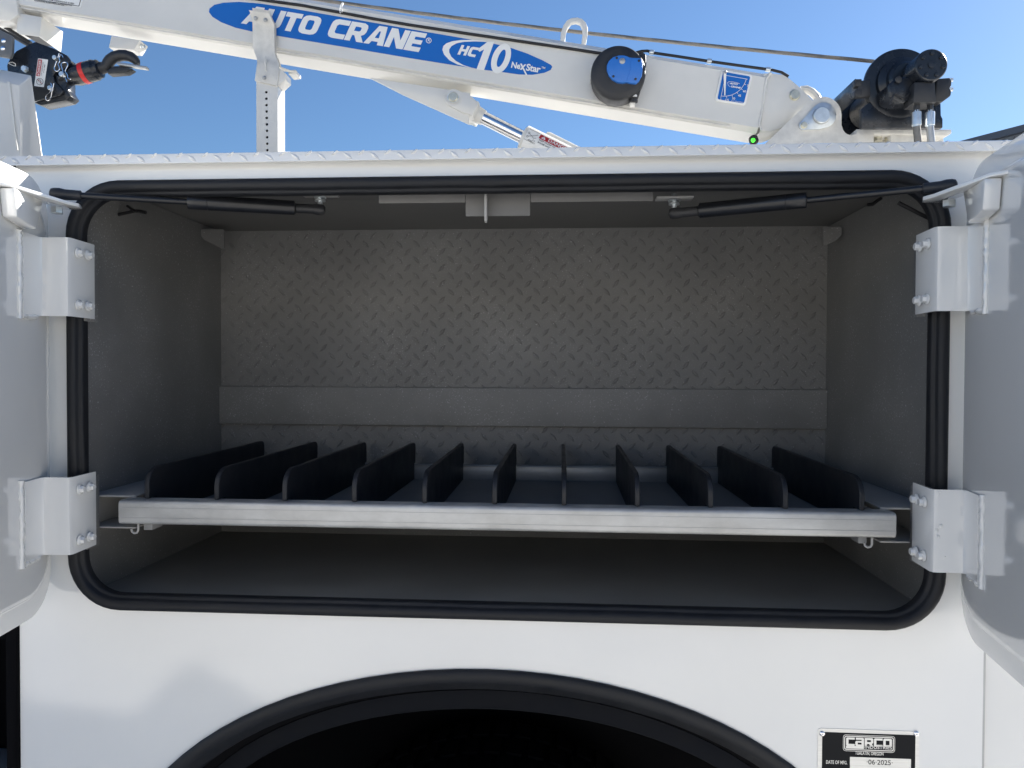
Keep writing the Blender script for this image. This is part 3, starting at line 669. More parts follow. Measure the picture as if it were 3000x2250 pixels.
# -- hose along the boom, ties, wire rope
def tubeW(name, pts, Y, r, mt, par, n=10): return MB().tube([W(x, y, Y) for x, y in pts], r, n).build(name, mt, par, smooth=60)
tubeW('hose', [(560,-30),(700,-11),(785,2),(880,15),(1000,37),(1100,56),(1200,73),(1360,97),(1500,117.5),(1640,138),(1745,154),(1775,158)], YB_-.005, .0042, M['wire'], crane)
tubeW('hose', [(1858,156),(1880,150),(1897,149),(1915,155),(1990,166),(2080,180),(2180,194),(2262,205),(2290,212),(2310,224)], YB_+.006, .0042, M['wire'], crane)
for px, py in ((1909,153),(2078,179),(2250,204)):
    MB().obox(W(px, py, YB_+.006), bu, by, bv, .014, .014, .011).build('hose_clip', M['zinc'], crane, bevel=.002)
tubeW('cable_tie', [(997,39),(995,28),(997,17),(1003,7),(1006,9),(1001,20),(1002,36)], YB_-.012, .0014, M['decal'], crane, 6)
# stranded rope: six wires twisted round the line
def rope(name, p0, p1, r, pitch, par, strands=6):
    p0, p1 = Vector(p0), Vector(p1); L = (p1-p0).length; a = (p1-p0)/L
    b = (by-a*by.dot(a)).normalized(); c = a.cross(b); mb = MB(); n = int(L/pitch*10)
    for k in range(strands):
        mb.tube([p0+a*(L*i/n)+(b*math.cos(2*math.pi*(L*i/n/pitch+k/strands))+c*math.sin(2*math.pi*(L*i/n/pitch+k/strands)))*r*.62+V(0,0,-.016*math.sin(math.pi*i/n)) for i in range(n+1)], r*.44, 5)
    return mb.build(name, M['rope'], par, smooth=60)
rope('wire_rope', W(560, -52, YB_+.065), W(2572, 181, YB_+.075), .0056, .050, crane)
tubeW('rope_fall', [(-60,33),(0,70),(57,106),(90,127)], YB_+.05, .0065, M['blackm'], crane)
tubeW('rope_fall', [(-60,50),(0,86),(45,110),(92,137)], YB_+.02, .0065, M['blackm'], crane)

# -- lifting eye
def bpoly(pts): return [W(x, y, YB_+.045) for x, y in pts]
eo = [(1637,131),(1641,118),(1643,95),(1650,75),(1660,60),(1674,52),(1692,50.5),(1706,55),(1716,65),(1722,80),(1722,100),(1717,126),(1716,145)]
ei = [(1655,122),(1658,97),(1664,80),(1674,68),(1687,65),(1699,70),(1706,83),(1707,100),(1703,129)]
MB().prism(bpoly(eo), (0,.016,0), [bpoly(ei)]).build('lifting_eye', M['crane'], crane, bevel=.002)

# -- hose reel
YR = YB_-.075
rc = W(1812, 211, YR)
rr = 79/F_PX*(YR+CAM_D)
reel = MB().lathe(rc+V(0,.068,0), (0,-1,0), [(0,rr*.86),(.004,rr*.97),(.030,rr),(.055,rr),(.062,rr*.985),(.066,rr*.93),(.068,rr*.80),(.0685,rr*.78)], 64).build('hose_reel', M['blackm'], crane, smooth=40)
wing = [(1864,155),(1884,152),(1893,158),(1893,190),(1888,225),(1878,262),(1868,289),(1845,290),(1838,250)]
MB().prism(poly(wing, YR+.016), (0,.048,0)).build('reel_mount', M['blackm'], reel, bevel=.004)
cv = [(1815,161),(1828,161),(1838,164),(1846,168),(1875,169),(1880,174),(1883,186),(1883,206),(1880,222),(1873,236),(1864,244),(1849,243),(1836,240),(1824,242),(1808,240),(1794,232),(1783,219),(1778,204),(1778,190),(1784,177),(1797,166)]
cvo = MB().prism(poly(cv, YR-.012), (0,.014,0)).build('reel_cover', M['reelblue'], reel, bevel=.003)
MB().tube([W(x, y, YR-.0118) for x, y in ((1847,169),(1849,185),(1847,205),(1840,225),(1834,239))], .0010, 6).build('cover_ridge', M['reelblue'], cvo)
bt_ = MB().lathe((0,0,0), (0,-1,0), [(0,.0036),(.0012,.0036),(.0016,.0028)], 12).mesh('cover_screw', M['blackm'])
for px, py in ((1807,170),(1872,178),(1797,224),(1862,232)): link('cover_screw', bt_, cvo, W(px, py, YR-.012))
MB().lathe(W(1823, 179, YR-.012), (0,-1,0), [(0,.0085),(.002,.0085),(.003,.007)], 20).build('cover_boss', M['galv'], cvo)
MB().tube([W(1758,258,YR+.03), W(1762,266,YR+.02), W(1790,284,YR+.01), W(1825,289,YR+.008)], .004, 8).build('reel_rib', M['blackm'], reel)
MB().prism(poly([(1734,178),(1755,177),(1754,199),(1739,199),(1737,226),(1730,230),(1730,196)], YR+.03), (0,.042,0)).build('reel_bracket', M['crane'], reel, bevel=.001)
MB().lathe(W(1856, 291, YR+.024), (0,0,-1), [(0,.008),(.003,.0125),(.009,.0125),(.011,.009)], 20).build('hose_guide', M['blackm'], reel)
MB().cyl(W(1856, 281, YR+.024), W(1856, 286.5, YR+.024), .0125).build('guide_collar', M['decal'], reel)
MB().prism(poly([(1845,296),(1862,297),(1861,306),(1848,304)], YR+.02), (0,.03,0)).build('hose_end', M['crane'], reel, bevel=.001)

# -- boom angle gauge
yg = YB_-.003
def gq(fx, fy):   # fractions across and down the plate
    tl, tr, br_, bl_ = (2114,203.5),(2206,219.5),(2184,309.5),(2094.5,295)
    x = (tl[0]*(1-fx)+tr[0]*fx)*(1-fy)+(bl_[0]*(1-fx)+br_[0]*fx)*fy; y = (tl[1]*(1-fx)+tr[1]*fx)*(1-fy)+(bl_[1]*(1-fx)+br_[1]*fx)*fy
    return x, y
def gpoly(fr, Y): return [W(*gq(a, b), Y) for a, b in fr]
gp = MB().prism(gpoly(rrect(0,1,0,1,.09,4), yg), (0,.003,0)).build('angle_gauge', M['decal'], crane, bevel=.0006)
flat('gauge_field', gpoly(rrect(.065,.935,.06,.94,.06,4), yg-.0006), M['blue'], gp)
def gline(pts, wd, name='gauge_line', mt=M['decal']):
    q = [W(*gq(a, b), yg-.0016) for a, b in pts]; mb = MB()
    for i in range(len(q)-1):
        d_ = (q[i+1]-q[i]).normalized(); nn = V(-d_.z, 0, d_.x)*wd
        mb.prism([q[i]-nn, q[i+1]-nn, q[i+1]+nn, q[i]+nn], (0,.0003,0))
    mb.build(name, mt, gp, smooth=0)
OX, OY, RR = .165, .16, .66
gline([(OX, OY), (OX+.70, OY)], .0006); gline([(OX, OY), (OX, OY+RR+.03)], .0006)
gline([(OX+RR*math.sin(R(a)), OY+RR*math.cos(R(a))) for a in range(0, 91, 6)], .0006)
for a, tx in ((0,'0'),(15,'15'),(30,'30'),(45,'45'),(60,'60'),(75,'75')):
    s_, c_ = math.sin(R(a)), math.cos(R(a))
    gline([(OX+RR*s_, OY+RR*c_), (OX+(RR+.06)*s_, OY+(RR+.06)*c_)], .0006)
    x, y = gq(OX+(RR+.135)*s_, OY+(RR+.115)*c_)
    w_ = 3.2 if len(tx) == 1 else 8.5
    text('gauge_number', tx, M['decal'], gp, (w_*.00105, .0068), origin=W(x-w_/2, y+3.4, yg-.001), u=bu, v=bv, bold=.02, out=.0004)
text('gauge_lettering', 'AUTO', M['decal'], gp, (.024, .0052), origin=W(*gq(.34,.41), yg-.001), u=bu, v=bv, bold=.05, shear=.3, out=.0004)
text('gauge_lettering', 'CRANE', M['decal'], gp, (.030, .0052), origin=W(*gq(.40,.50), yg-.001), u=bu, v=bv, bold=.05, shear=.3, out=.0004)
text('gauge_lettering', 'P/N 320318000', M['decal'], gp, (.034, .0022), origin=W(*gq(.52,.925), yg-.001), u=bu, v=bv, bold=.01, out=.0004)
gline([(.30,.42),(.27,.38),(.30,.345),(.38,.325),(.50,.325),(.66,.345)], .0005); gline([(.29,.42),(.32,.46),(.38,.49)], .0004)
nd = [W(x, y, yg-.005) for x, y in ((2120,214),(2128,214.5),(2125,279),(2122,279))]
MB().prism(nd, (0,.0015,0)).build('gauge_needle', M['decal'], gp, smooth=0)
MB().lathe(W(2124, 212.5, yg-.0005), (0,-1,0), [(0,.0052),(.005,.0052),(.0065,.004)], 16).build('needle_pivot', M['galv'], gp)

# -- lift cylinder under the boom
YC = YB_+BW/2
gs = [(1081,227),(1160,238),(1377,272),(1377,296),(1372,363),(1300,330),(1180,277)]
MB().prism(poly(gs, YC-.050), (0,.008,0)).build('boom_gusset', M['crane'], crane, bevel=.001)
MB().prism(poly(gs, YC+.042), (0,.008,0)).build('boom_gusset', M['crane'], crane, bevel=.001)
pv = W(1336, 305, YC); dn = (W(1560, 417, YC)-W(1336, 305, YC)); ca_ = dn.normalized(); cn = V(-ca_.z, 0, ca_.x)
ax0 = pv
# clevis eye
cl = [ax0+ca_*a+cn*b for a, b in [(.028*math.cos(R(t)), .028*math.sin(R(t))) for t in range(90, 271, 20)]+[(.050,-.028),(.062,-.024),(.078,-.024),(.078,.024),(.062,.024),(.050,.028)]]
MB().prism([p+by*-.056 for p in cl], (0,.112,0)).build('clevis', M['crane'], crane, bevel=.004)
MB().lathe(pv-by*.054, (0,-1,0), [(0,.026),(.003,.026),(.0032,.0)], 24).build('clevis_washer', M['crane'], crane, smooth=30)
MB().lathe(pv-by*.0575, (0,-1,0), [(0,.0145),(.006,.0145),(.008,.0125)], 24).build('clevis_pin', M['yzinc'], crane, smooth=30)
MB().tube([pv-by*.062+V(math.cos(R(t))*.0165, 0, math.sin(R(t))*.0165) for t in range(100, 380, 14)], .0017, 6).build('snap_ring', M['zinc'], crane)
r0 = ax0+ca_*.070
MB().lathe(r0, ca_, [(0,.027),(.016,.025),(.028,.0235)], 28).build('rod_collar', M['crane'], crane)
bstart = (W(1531, 404, YC)-ax0).dot(ca_)
MB().cyl(r0+ca_*.027, ax0+ca_*(bstart+.02), .0205, n=40).build('cylinder_rod', M['chrome'], crane)
BR = .0405
barrel = MB().lathe(ax0+ca_*bstart, ca_, [(0,.022),(.0005,BR-.004),(.004,BR),(.75,BR)], 48).build('cylinder_barrel', M['crane'], crane)
MB().lathe(ax0+ca_*(bstart+.055)+cn*(BR*.95)+by*.022, ca_, [(0,.004),(.004,.017),(.012,.0195),(.70,.0195)], 28).build('side_tube', M['crane'], crane)
def onb(a, t, rad):   # a along the barrel, t across (arc length), facing the viewer
    an = t/BR; return ax0+ca_*(bstart+a)+cn*(math.sin(an)*rad)-by*(math.cos(an)*rad)
def barrel_patch(name, a0, a1, t0, t1, lift, mt, par):
    na, ntt = 2, 12; vs_ = [onb(a0+(a1-a0)*i/na, t0+(t1-t0)*j/ntt, BR+lift) for i in range(na+1) for j in range(ntt+1)]
    return MB().add(vs_, [(i*(ntt+1)+j, (i+1)*(ntt+1)+j, (i+1)*(ntt+1)+j+1, i*(ntt+1)+j+1) for i in range(na) for j in range(ntt)]).build(name, mt, par)
def btx(name, s, a, t, wd, hg, mt, par, bold=.01):
    n_ = [None]
    return text(name, s, mt, par, (wd, hg), origin=(0,0,0), u=V(1,0,0), v=V(0,0,1), bold=bold, warp=lambda p, q, o_: onb(a+p, t+q, BR+.0016))
lb = barrel_patch('warning_label', .012, .20, -.040, .030, .0004, M['decal'], barrel)
barrel_patch('label_band', .052, .20, .010, .027, .0010, M['red'], barrel)
btx('label_lettering', 'DANGER', .082, .0128, .074, .0115, M['decal'], barrel, .02)
tri = [onb(.066+x, .0125+y, BR+.0016) for x, y in ((-.008,0),(.008,0),(0,.0122))]; MB().add(tri, [(0,1,2)]).build('warning_triangle', M['decal'], barrel, smooth=0)
btx('label_lettering', '!', .0650, .0140, .0020, .0078, M['ink'], barrel)
btx('label_lettering', 'KEEP CLEAR OF MOVING', .056, .0035, .09, .0045, M['ink'], barrel)
btx('label_lettering', 'BOOM AND CYLINDER', .056, -.0045, .08, .0045, M['ink'], barrel)
def bln(pts, name='label_line', r=.0005): MB().tube([onb(a, t, BR+.0012) for a, t in pts], r, 5).build(name, M['ink'], barrel)
bln([(.014,.027),(.048,.027),(.048,-.012),(.014,-.012),(.014,.027)])
bln([(.020,.010),(.030,.006),(.040,.012),(.046,.018)], r=.0006); bln([(.020,.000),(.030,.006),(.038,.002),(.046,.006)], r=.0006)
bln([(.0185+.0028*math.cos(R(t)), .0110+.0028*math.sin(R(t))) for t in range(0, 361, 40)]); bln([(.0185+.0028*math.cos(R(t)), -.0010+.0028*math.sin(R(t))) for t in range(0, 361, 40)])
bln([(.024,-.009),(.030,-.0065),(.036,-.009),(.040,-.002),(.0455,-.004),(.044,-.0095),(.030,-.0105),(.024,-.009)])

# -- lamp at the boom root
lp = MB().lathe(W(2207, 407, YB_+.035), (0,-.55,-.6), [(0,.014),(.012,.014),(.016,.010)], 24).build('status_lamp', M['blackm'], crane)
lc = W(2206, 411, YB_+.020)
MB().lathe(lc, V(.15,-1,-.25), [(0,.0),(.0,.0062),(.004,.0054),(.007,.0035),(.008,.001)], 20).build('lamp_lens', M['led'], lp)

# -- turret yoke, pivot and base
YT = YB_-.045
def circ(cx, cy, r, a0, a1, n=14): return [(cx+r*math.cos(R(a0+(a1-a0)*i/n)), cy+r*math.sin(R(a0+(a1-a0)*i/n))) for i in range(n+1)]
yk = [(2232,430),(2375,294)]+circ(2413, 336, 53, -134, -2, 16)+[(2466,368)]+circ(2494, 369, 26, 175, 60, 8)+[(2514,379),(2560,380),(2560,470),(2200,470)]
MB().prism(poly(yk, YT), (0,.022,0)).build('turret_plate', M['dirty'], crane, bevel=.0025)
MB().prism(poly(yk, YB_+BW+.02), (0,.022,0)).build('turret_plate', M['dirty'], crane, bevel=.0025)
td = circ(2413, 337, 37, -150, 70, 16)+[(2400,378),(2352,380)]+circ(2355, 367, 13, 100, 215, 6)
MB().prism(poly(td, YT-.007), (0,.0068,0)).build('pin_keeper', M['zinc'], crane, bevel=.001)
MB().lathe(W(2406, 339, YT-.007), (0,-1,0), [(0,.0235),(.007,.0235),(.009,.0215)], 40).build('pivot_pin', M['zinc'], crane, smooth=30)
MB().tube([W(2406+24.0*math.cos(R(t)), 339+24.0*math.sin(R(t)), YT-.0095) for t in range(-80, 235, 12)], .0015, 6).build('snap_ring', M['galv'], crane)
MB().lathe(W(2355, 367, YT-.007), (0,-1,0), [(0,.0105),(.0015,.0105),(.0016,.0085),(.006,.0085),(.007,.0072)], 8).build('keeper_bolt', M['yzinc'], crane, smooth=25)
MB().lathe(W(2328, 279, YB_+.006), (0,-1,0), [(0,.0165),(.002,.0165),(.0022,.0140),(.007,.0138),(.008,.0125)], 28).build('root_pin', M['yzinc'], crane, smooth=30)
MB().prism(poly([(2268,410),(2282,402),(2284,406),(2272,425),(2262,430)], YT+.03), (0,.04,0)).build('root_bumper', M['blackm'], crane, bevel=.001)
MB().tube([W(x, y, YB_+.06) for x, y in ((2345,262),(2362,262),(2378,270),(2392,284),(2400,300))], [.010,.012,.012,.012,.010], 10).build('sheave_guard', M['dirty'], crane)
# winch deck
MB().prism(poly([(2509,378),(2788,379),(2788,391),(2772,398),(2509,391)], YT+.001), (0,.30,0)).build('winch_deck', M['dirty'], crane, bevel=.002)
MB().prism(poly([(2562,392),(2762,399),(2770,440),(2562,440)], YT+.055), (0,.20,0)).build('deck_web', M['dirty'], crane, smooth=0)
for px in (2572, 2604):
    MB().lathe(W(px, 402, YT+.03), (0,0,-1), [(-.008,.006),(0,.006),(.0005,.0115),(.009,.0115),(.0095,.014),(.012,.014)], 6).build('deck_bolt', M['yzinc'], crane, smooth=20)
MB().prism(poly([(2607,393),(2680,393),(2680,440),(2612,440)], YT+.004), (0,.04,0)).build('deck_bracket', M['dirty'], crane, bevel=.002)
MB().box(W(2330,460,YB_).x, W(2550,460,YB_).x, YT+.024, YB_+BW+.018, .96, W(2400,452,YB_+.1).z).build('pedestal', M['crane'], crane, bevel=.01)
# winch
YW = YB_-.10
wcn = W(2640, 243, YW); wr = 98/F_PX*(YW+CAM_D)
wn = MB().lathe(wcn, (0,1,0), [(0,wr*.90),(.002,wr*.985),(.006,wr),(.018,wr),(.022,wr*.97),(.024,wr*.88),(.0245,.043),(.26,.043),(.2605,wr*.88),(.264,wr),(.276,wr),(.280,wr*.9)], 72).build('winch', M['blackp'], crane, smooth=35)
rp_ = MB()
for k in range(18):
    y = .03+k*.0125; rp_.lathe(wcn+by*y, (0,1,0), [(0,.045),(.003,.049),(.0062,.0505),(.0094,.049),(.0124,.045)], 48)
rp_.build('rope_layer', M['rope'], wn, smooth=60)
MB().lathe(wcn, (0,-1,0), [(0,.070),(.012,.068),(.016,.060),(.020,.050),(.034,.048),(.040,.040)], 48).build('gear_housing', M['blackp'], wn)
# feet and tie bars
base = [(2524,318),(2545,300),(2757,300),(2758,338),(2763,348),(2763,375),(2524,375)]
MB().prism(poly(base, YW+.004), (0,.020,0)).build('winch_foot', M['blackp'], wn, bevel=.004)
MB().prism(poly(base, YW+.262), (0,.020,0)).build('winch_foot', M['blackp'], wn, bevel=.004)
c0, c1 = W(2516, 260, YW+.01), W(2480, 285, YW+.15)
MB().prism([W(2512,236,YW+.024), W(2512,284,YW+.024), W(2466,330,YW+.255), W(2448,296,YW+.255)], V(-.006,0,.006)).build('tie_bar', M['blackp'], wn, bevel=.001)
MB().prism(poly([(2514,236),(2550,232),(2552,282),(2512,286)], YW-.018), (0,.020,0)).build('bar_clamp', M['blackm'], wn, bevel=.004)
for py in (246, 276): MB().obox(W(2511, py, YW-.008), V(1,0,0), by, V(0,0,1), .018, .022, .020).build('clamp_nut', M['blackm'], wn, bevel=.002)
# motor, bolts on its end
YM = YW-.115
mc = W(2729.5, 189, YM); mr = 44.5/F_PX*(YM+CAM_D)
mo = MB().lathe(mc, (0,1,0), [(0,mr*.93),(.002,mr*.985),(.004,mr),(.060,mr),(.062,mr*1.03),(.072,mr*1.03),(.074,mr*.9),(.115,mr*.8)], 56).build('winch_motor', M['blackp'], wn, smooth=35)
mb_ = MB().lathe((0,0,0), (0,-1,0), [(0,.0055),(.004,.0055),(.005,.0045)], 6).mesh('motor_bolt', M['blackp'], smooth=25)
for k in range(7):
    an = R(38+k*360/7); link('motor_bolt', mb_, mo, mc+V(math.cos(an)*mr*.70, 0, math.sin(an)*mr*.70))
MB().lathe(mc, (0,-1,0), [(0,.010),(.003,.010),(.0035,.004)], 20).build('motor_cap', M['blackp'], mo)
MB().prism(poly([(2600,250),(2625,228),(2660,222),(2690,232),(2700,262),(2690,290),(2640,300),(2606,286)], YW-.075), (0,.07,0)).build('motor_mount', M['blackp'], wn, bevel=.006, seg=3)
MB().prism(poly([(2680,240),(2740,240),(2744,300),(2676,300)], YM+.01), (0,.06,0)).build('port_block', M['blackm'], wn, bevel=.003)
MB().prism(poly([(2745,230),(2782,227),(2789,236),(2788,250),(2783,258),(2788,268),(2786,280),(2762,298),(2740,298)], YW-.03), (0,.06,0)).build('brake_valve', M['blackm'], wn, bevel=.003)
for px, py in ((2786,234),(2786,262),(2766,270)): MB().lathe(W(px, py, YW-.01), (1,0,0), [(-.006,.006),(.004,.006),(.005,.005)], 6).build('valve_bolt', M['zinc'], wn, smooth=25)
MB().lathe(W(2632, 234, YW-.08), (0,-1,0), [(0,.009),(.003,.009),(.004,.006)], 24).build('inspection_plug', M['blackm'], wn)
ew = []
MB().tube([W(x, y, YW-.082) for x, y in ((2606,306),(2622,273),(2645,288),(2665,276),(2690,273))], .0022, 7).build('electric_lead', M['blackm'], wn)
for px, xo in ((2686, 0), (2725, 4)):
    p0 = W(px, 300, YM+.03)
    ft_ = MB().lathe(p0, (0,0,-1), [(0,.0085),(.020,.0085),(.021,.0065),(.030,.0065)], 6).build('hose_elbow', M['blackm'], wn, smooth=25)
    MB().lathe(p0-V(0,0,.016), (0,0,-1), [(0,.006),(.010,.006),(.0105,.0115),(.013,.012),(.046,.012),(.047,.0095),(.050,.0095)], 18).build('hose_fitting', M['zinc'], wn, smooth=25)
    MB().tube([p0-V(0,0,.060), p0-V(-.002,0,.085), p0-V(-.006,0,.12), p0-V(-.012,-.01,.20), p0-V(.0,-.06,.34), p0-V(.05,-.16,.46)], .0095, 12).build('hydraulic_hose', M['rope'] if not xo else M['galv'], wn)

# ================================================================== boom rest
YS = YB_-.030
rest = thing('boom_rest', 'white upright boom rest with a row of adjusting holes and bolted saddle', 'boom rest', V(W(790, 443, YB_+.02).x, YB_, 1.0))
p0, p1 = W(751, 300, YS), W(814, 300, YS)
hs = []
px_ = [(780,270+19.0*k) for k in range(11)]
hl = []
for k, (hx, hy) in enumerate(px_):
    c = W(780+.33*k, 270+18.85*k, YS); hl.append([V(c.x+.0042*math.cos(R(t)), YS, c.z+.0042*math.sin(R(t))) for t in range(0, 360, 30)])
zt_, zb_ = W(780, 232, YS).z, 1.001
MB().prism([V(p0.x,YS,zb_), V(p1.x,YS,zb_), V(p1.x,YS,zt_), V(p0.x,YS,zt_)], (0,.003,0), hl).build('post', M['crane'], rest, smooth=0)
MB().box(p1.x-.003, p1.x, YS+.0031, YS+.058, zb_, zt_-.004).build('post_side', M['crane'], rest, smooth=0)
MB().box(p0.x, p0.x+.003, YS+.0031, YS+.058, zb_, zt_-.004).build('post_side', M['crane'], rest, smooth=0)
MB().box(p0.x+.0032, p1.x-.0032, YS+.030, YS+.033, zb_, zt_-.004).build('post_core', M['void'], rest, smooth=0)
sc = .33906
def z2(pts, dx=0): return [(600+x*sc, y*sc) for x, y in pts]
# saddle: flared lip, flat cheek, dog-leg under the boom, strap on the post
def strip(rows, T, name, mt, par, **k):
    """rows: (left px, right px, y px left, y px right, Y)"""
    rings = []
    for xl_, xr_, yl, yr, Y in rows:
        a, b = W(xl_, yl, Y), W(xr_, yr, Y); rings.append([a, b, b+by*T, a+by*T])
    return MB().loft(rings).build(name, mt, par, **k)
YK = YB_-.022
sd = strip([(728,788,29,37,YK-.022),(731,790,33,42,YK-.020),(739,803,62,71,YK-.004),(739.5,803.5,72,80,YK),(740,804,138,152,YK),(743,806,146,160,YK+.001),(752,817,172,189,YK-.016+.010),(753,817,184,204,YS-.006),(746,812,236,252,YS-.006)], .0055, 'saddle', M['dirty'], rest, smooth=30, bevel=.001)
strip([(739,790,23,31,YK-.014),(742,797,45,53,YK-.008),(747,808,66,74,YK+.008),(748,809,140,156,YK+.010),(760,824,176,196,YK+.016),(790,868,204,212,YK+.05)], .004, 'saddle_pad', M['dirty'], rest, smooth=30)
MB().prism(poly([(814,196),(836,214),(836,232),(814,252)], YS-.001), (0,.05,0)).build('saddle_gusset', M['crane'], rest, bevel=.001)
MB().prism(poly([(845,206),(866,204),(866,214),(845,217)], YK+.06), (0,.05,0)).build('saddle_foot', M['crane'], rest, bevel=.001)
bb = MB().lathe((0,0,0), (0,-1,0), [(0,.0065),(.0012,.0065),(.0014,.0048),(.005,.0048),(.0055,.0040),(.0075,.0028)], 8).mesh('saddle_bolt', M['galv'], smooth=25)
for px, py, Y in ((749,54,YK-.0135),(778,59,YK-.0135),(775,228,YS-.0062)): link('saddle_bolt', bb, rest, W(px, py, Y))
MB().tube([W(776.5,166,YS-.004), W(777,180,YS-.009), W(779,208,YS-.0065)], [.002,.0042,.002], 8).build('saddle_dent', M['dirty'], rest)

# ================================================================== hook block
YH, HD = 1.06, .055
sc = 450/2212
def hz(pts): return [(x*sc, y*sc) for x, y in pts]
block = thing('hook_block', 'black crane hook block with danger label, wire pins, red band and steel hook', 'hook block', W(90, 230, YH))
plt = [(100,940),(150,830),(235,735),(400,648),(510,600),(780,700),(960,795),(1000,850),(990,940),(900,1000),(800,1040),(765,1085),(790,1170),(870,1260),(905,1300),(880,1360),(800,1385),(480,1465),(300,1400),(120,1150)]
MB().prism(poly(hz(plt), YH), (0,.008,0)).build('side_plate', M['blackp'], block, bevel=.0015)
MB().prism(poly(hz([(120,950),(240,760),(400,670),(510,625),(780,725),(1000,860),(1060,960),(1010,1030),(960,1120),(960,1290),(1020,1385),(960,1440),(590,1520),(480,1470),(300,1400)]), YH+.010), (0,HD-.012,0)).build('block_body', M['blackp'], block, bevel=.003)
MB().prism(poly(hz(plt), YH+HD), (0,.008,0)).build('side_plate', M['blackp'], block, bevel=.0015)
# pins with wire clips
for (cx, cy, r, mt_) in ((818,848,32,M['zinc']),(748,1283,32,M['zinc']),(918,1085,38,M['zinc'])):
    yy = YH if cx < 900 else YH-.004
    MB().lathe(W(cx*sc, cy*sc, yy), (0,-1,0), [(0, r*sc/F_PX*(YH+CAM_D)),(.012, r*sc/F_PX*(YH+CAM_D)),(.0135, r*.85*sc/F_PX*(YH+CAM_D))], 24).build('block_pin', mt_, block, smooth=30)
def clip(pts): MB().tube([W(x*sc, y*sc, YH-.009) for x, y in pts], .0014, 7).build('wire_clip', M['chrome'], block)
clip([(908,830),(895,795),(878,785),(862,800),(850,835),(862,870),(852,900),(836,925),(852,965),(857,995),(842,1020),(815,1025),(790,1012),(780,985),(790,950),(806,905),(815,880)])
clip([(850,768),(842,800),(832,830)])
clip([(1015,1142),(985,1130),(972,1110),(975,1085),(955,1055),(938,1030),(945,1000),(968,960),(978,935),(968,908),(940,895),(905,900),(882,920),(880,945),(895,985),(910,1040)])
clip([(940,1120),(955,1150),(965,1182)])
clip([(775,1200),(765,1245),(755,1290),(745,1330),(735,1390),(715,1435),(690,1448),(662,1435),(655,1405),(668,1375),(700,1350),(722,1325),(735,1290),(745,1245),(732,1198)])
# nut
MB().lathe(W(370*sc, 1000*sc, YH), (0,-1,0), [(0,.0105),(.002,.0105),(.0022,.0085),(.010,.0085)], 6).build('block_nut', M['zinc'], block, smooth=20)
MB().lathe(W(366*sc, 998*sc, YH-.009), (0,-1,0), [(0,.0055),(.004,.0055),(.005,.0045)], 16).build('block_bolt', M['zinc'], block, smooth=30)
# labels
yl_ = YH-.0006
lbl = flat('warning_label', poly(hz([(548,840),(692,858),(632,1255),(492,1238)]), yl_), M['decal'], block)
def lq(fx, fy):
    a, b, c, d = (548,840),(692,858),(632,1255),(492,1238)
    return ((a[0]*(1-fx)+b[0]*fx)*(1-fy)+(d[0]*(1-fx)+c[0]*fx)*fy)*sc, ((a[1]*(1-fx)+b[1]*fx)*(1-fy)+(d[1]*(1-fx)+c[1]*fx)*fy)*sc
flat('label_band', [W(*lq(x, y), yl_-.0006) for x, y in ((.05,.03),(.42,.03),(.42,.63),(.05,.63))], M['red'], block)
lu = (W(*lq(.3, .1), yl_)-W(*lq(.3, .6), yl_)); Ll = lu.length; lu.normalize(); lv = V(-lu.z, 0, lu.x)
text('label_lettering', 'DANGER', M['decal'], block, (Ll*.95, .0068), origin=W(*lq(.36,.535), yl_-.0009), u=lu, v=lv, bold=.02, out=.0006)
MB().add([W(*lq(x, y), yl_-.0014) for x, y in ((.36,.615),(.36,.555),(.12,.585))], [(0,1,2)]).build('warning_triangle', M['decal'], block, smooth=0)
text('label_lettering', 'STAY CLEAR OF LOAD', M['ink'], block, (Ll*.98, .0032), origin=W(*lq(.62,.60), yl_-.0004), u=lu, v=lv, bold=.01, out=.0006)
text('label_lettering', 'AT ALL TIMES', M['ink'], block, (Ll*.62, .0032), origin=W(*lq(.82,.50), yl_-.0004), u=lu, v=lv, bold=.01, out=.0006)
cc = lq(.5, .82); ring_flat(cc[0], cc[1], 10.2, 1.1, 'label_symbol', Y=yl_-.0008, mt=M['ink'], par=block)
MB().tube([W(cc[0]-7, cc[1]-7, yl_-.0008), W(cc[0]+7, cc[1]+7, yl_-.0008)], .0006, 5).build('label_symbol', M['red'], block)
MB().tube([W(cc[0]+dx, cc[1]+dy, yl_-.0006) for dx, dy in ((-5,-1),(-2,-6),(2,-4),(4,0),(1,3),(4,6))], .0006, 5).build('label_symbol', M['ink'], block)
MB().prism(poly(hz([(130,900),(180,890),(225,915),(228,955),(190,950),(120,915)]), yl_-.0003), (0,.0003,0), [poly(hz([(142,905),(180,900),(216,920),(218,945),(192,942),(135,915)]), yl_-.0003)]).build('maker_badge', M['decal'], block, smooth=0)
# swivel and hook
YX = YH+HD/2
def hp(x, y, dy=0): return W(x*sc, y*sc, YX+dy)
sw0, sw1 = hp(900,1148), hp(1452,985); sa = (sw1-sw0).normalized(); sl_ = (sw1-sw0).length
swv = MB().lathe(sw0, sa, [(0,.022),(.03,.024),(.05,.0305),(sl_-.018,.0305),(sl_-.014,.0275),(sl_-.004,.0265),(sl_,.020)], 32).build('swivel', M['blackp'], block, smooth=35)
MB().lathe(sw0+sa*(sl_*.545), sa, [(0,.0306),(.0002,.0311),(.0140,.0311),(.0142,.0306)], 36).build('red_band', M['redtape'], swv)
MB().lathe(sw1-sa*.004, sa, [(0,.018),(.010,.0175),(.016,.016)], 24).build('hook_shank', M['blackm'], block)
hk = [(1450,990),(1500,972),(1540,955),(1556,910),(1590,862),(1650,822),(1730,800),(1810,798),(1885,820),(1940,858),(1968,895),(1985,930)]
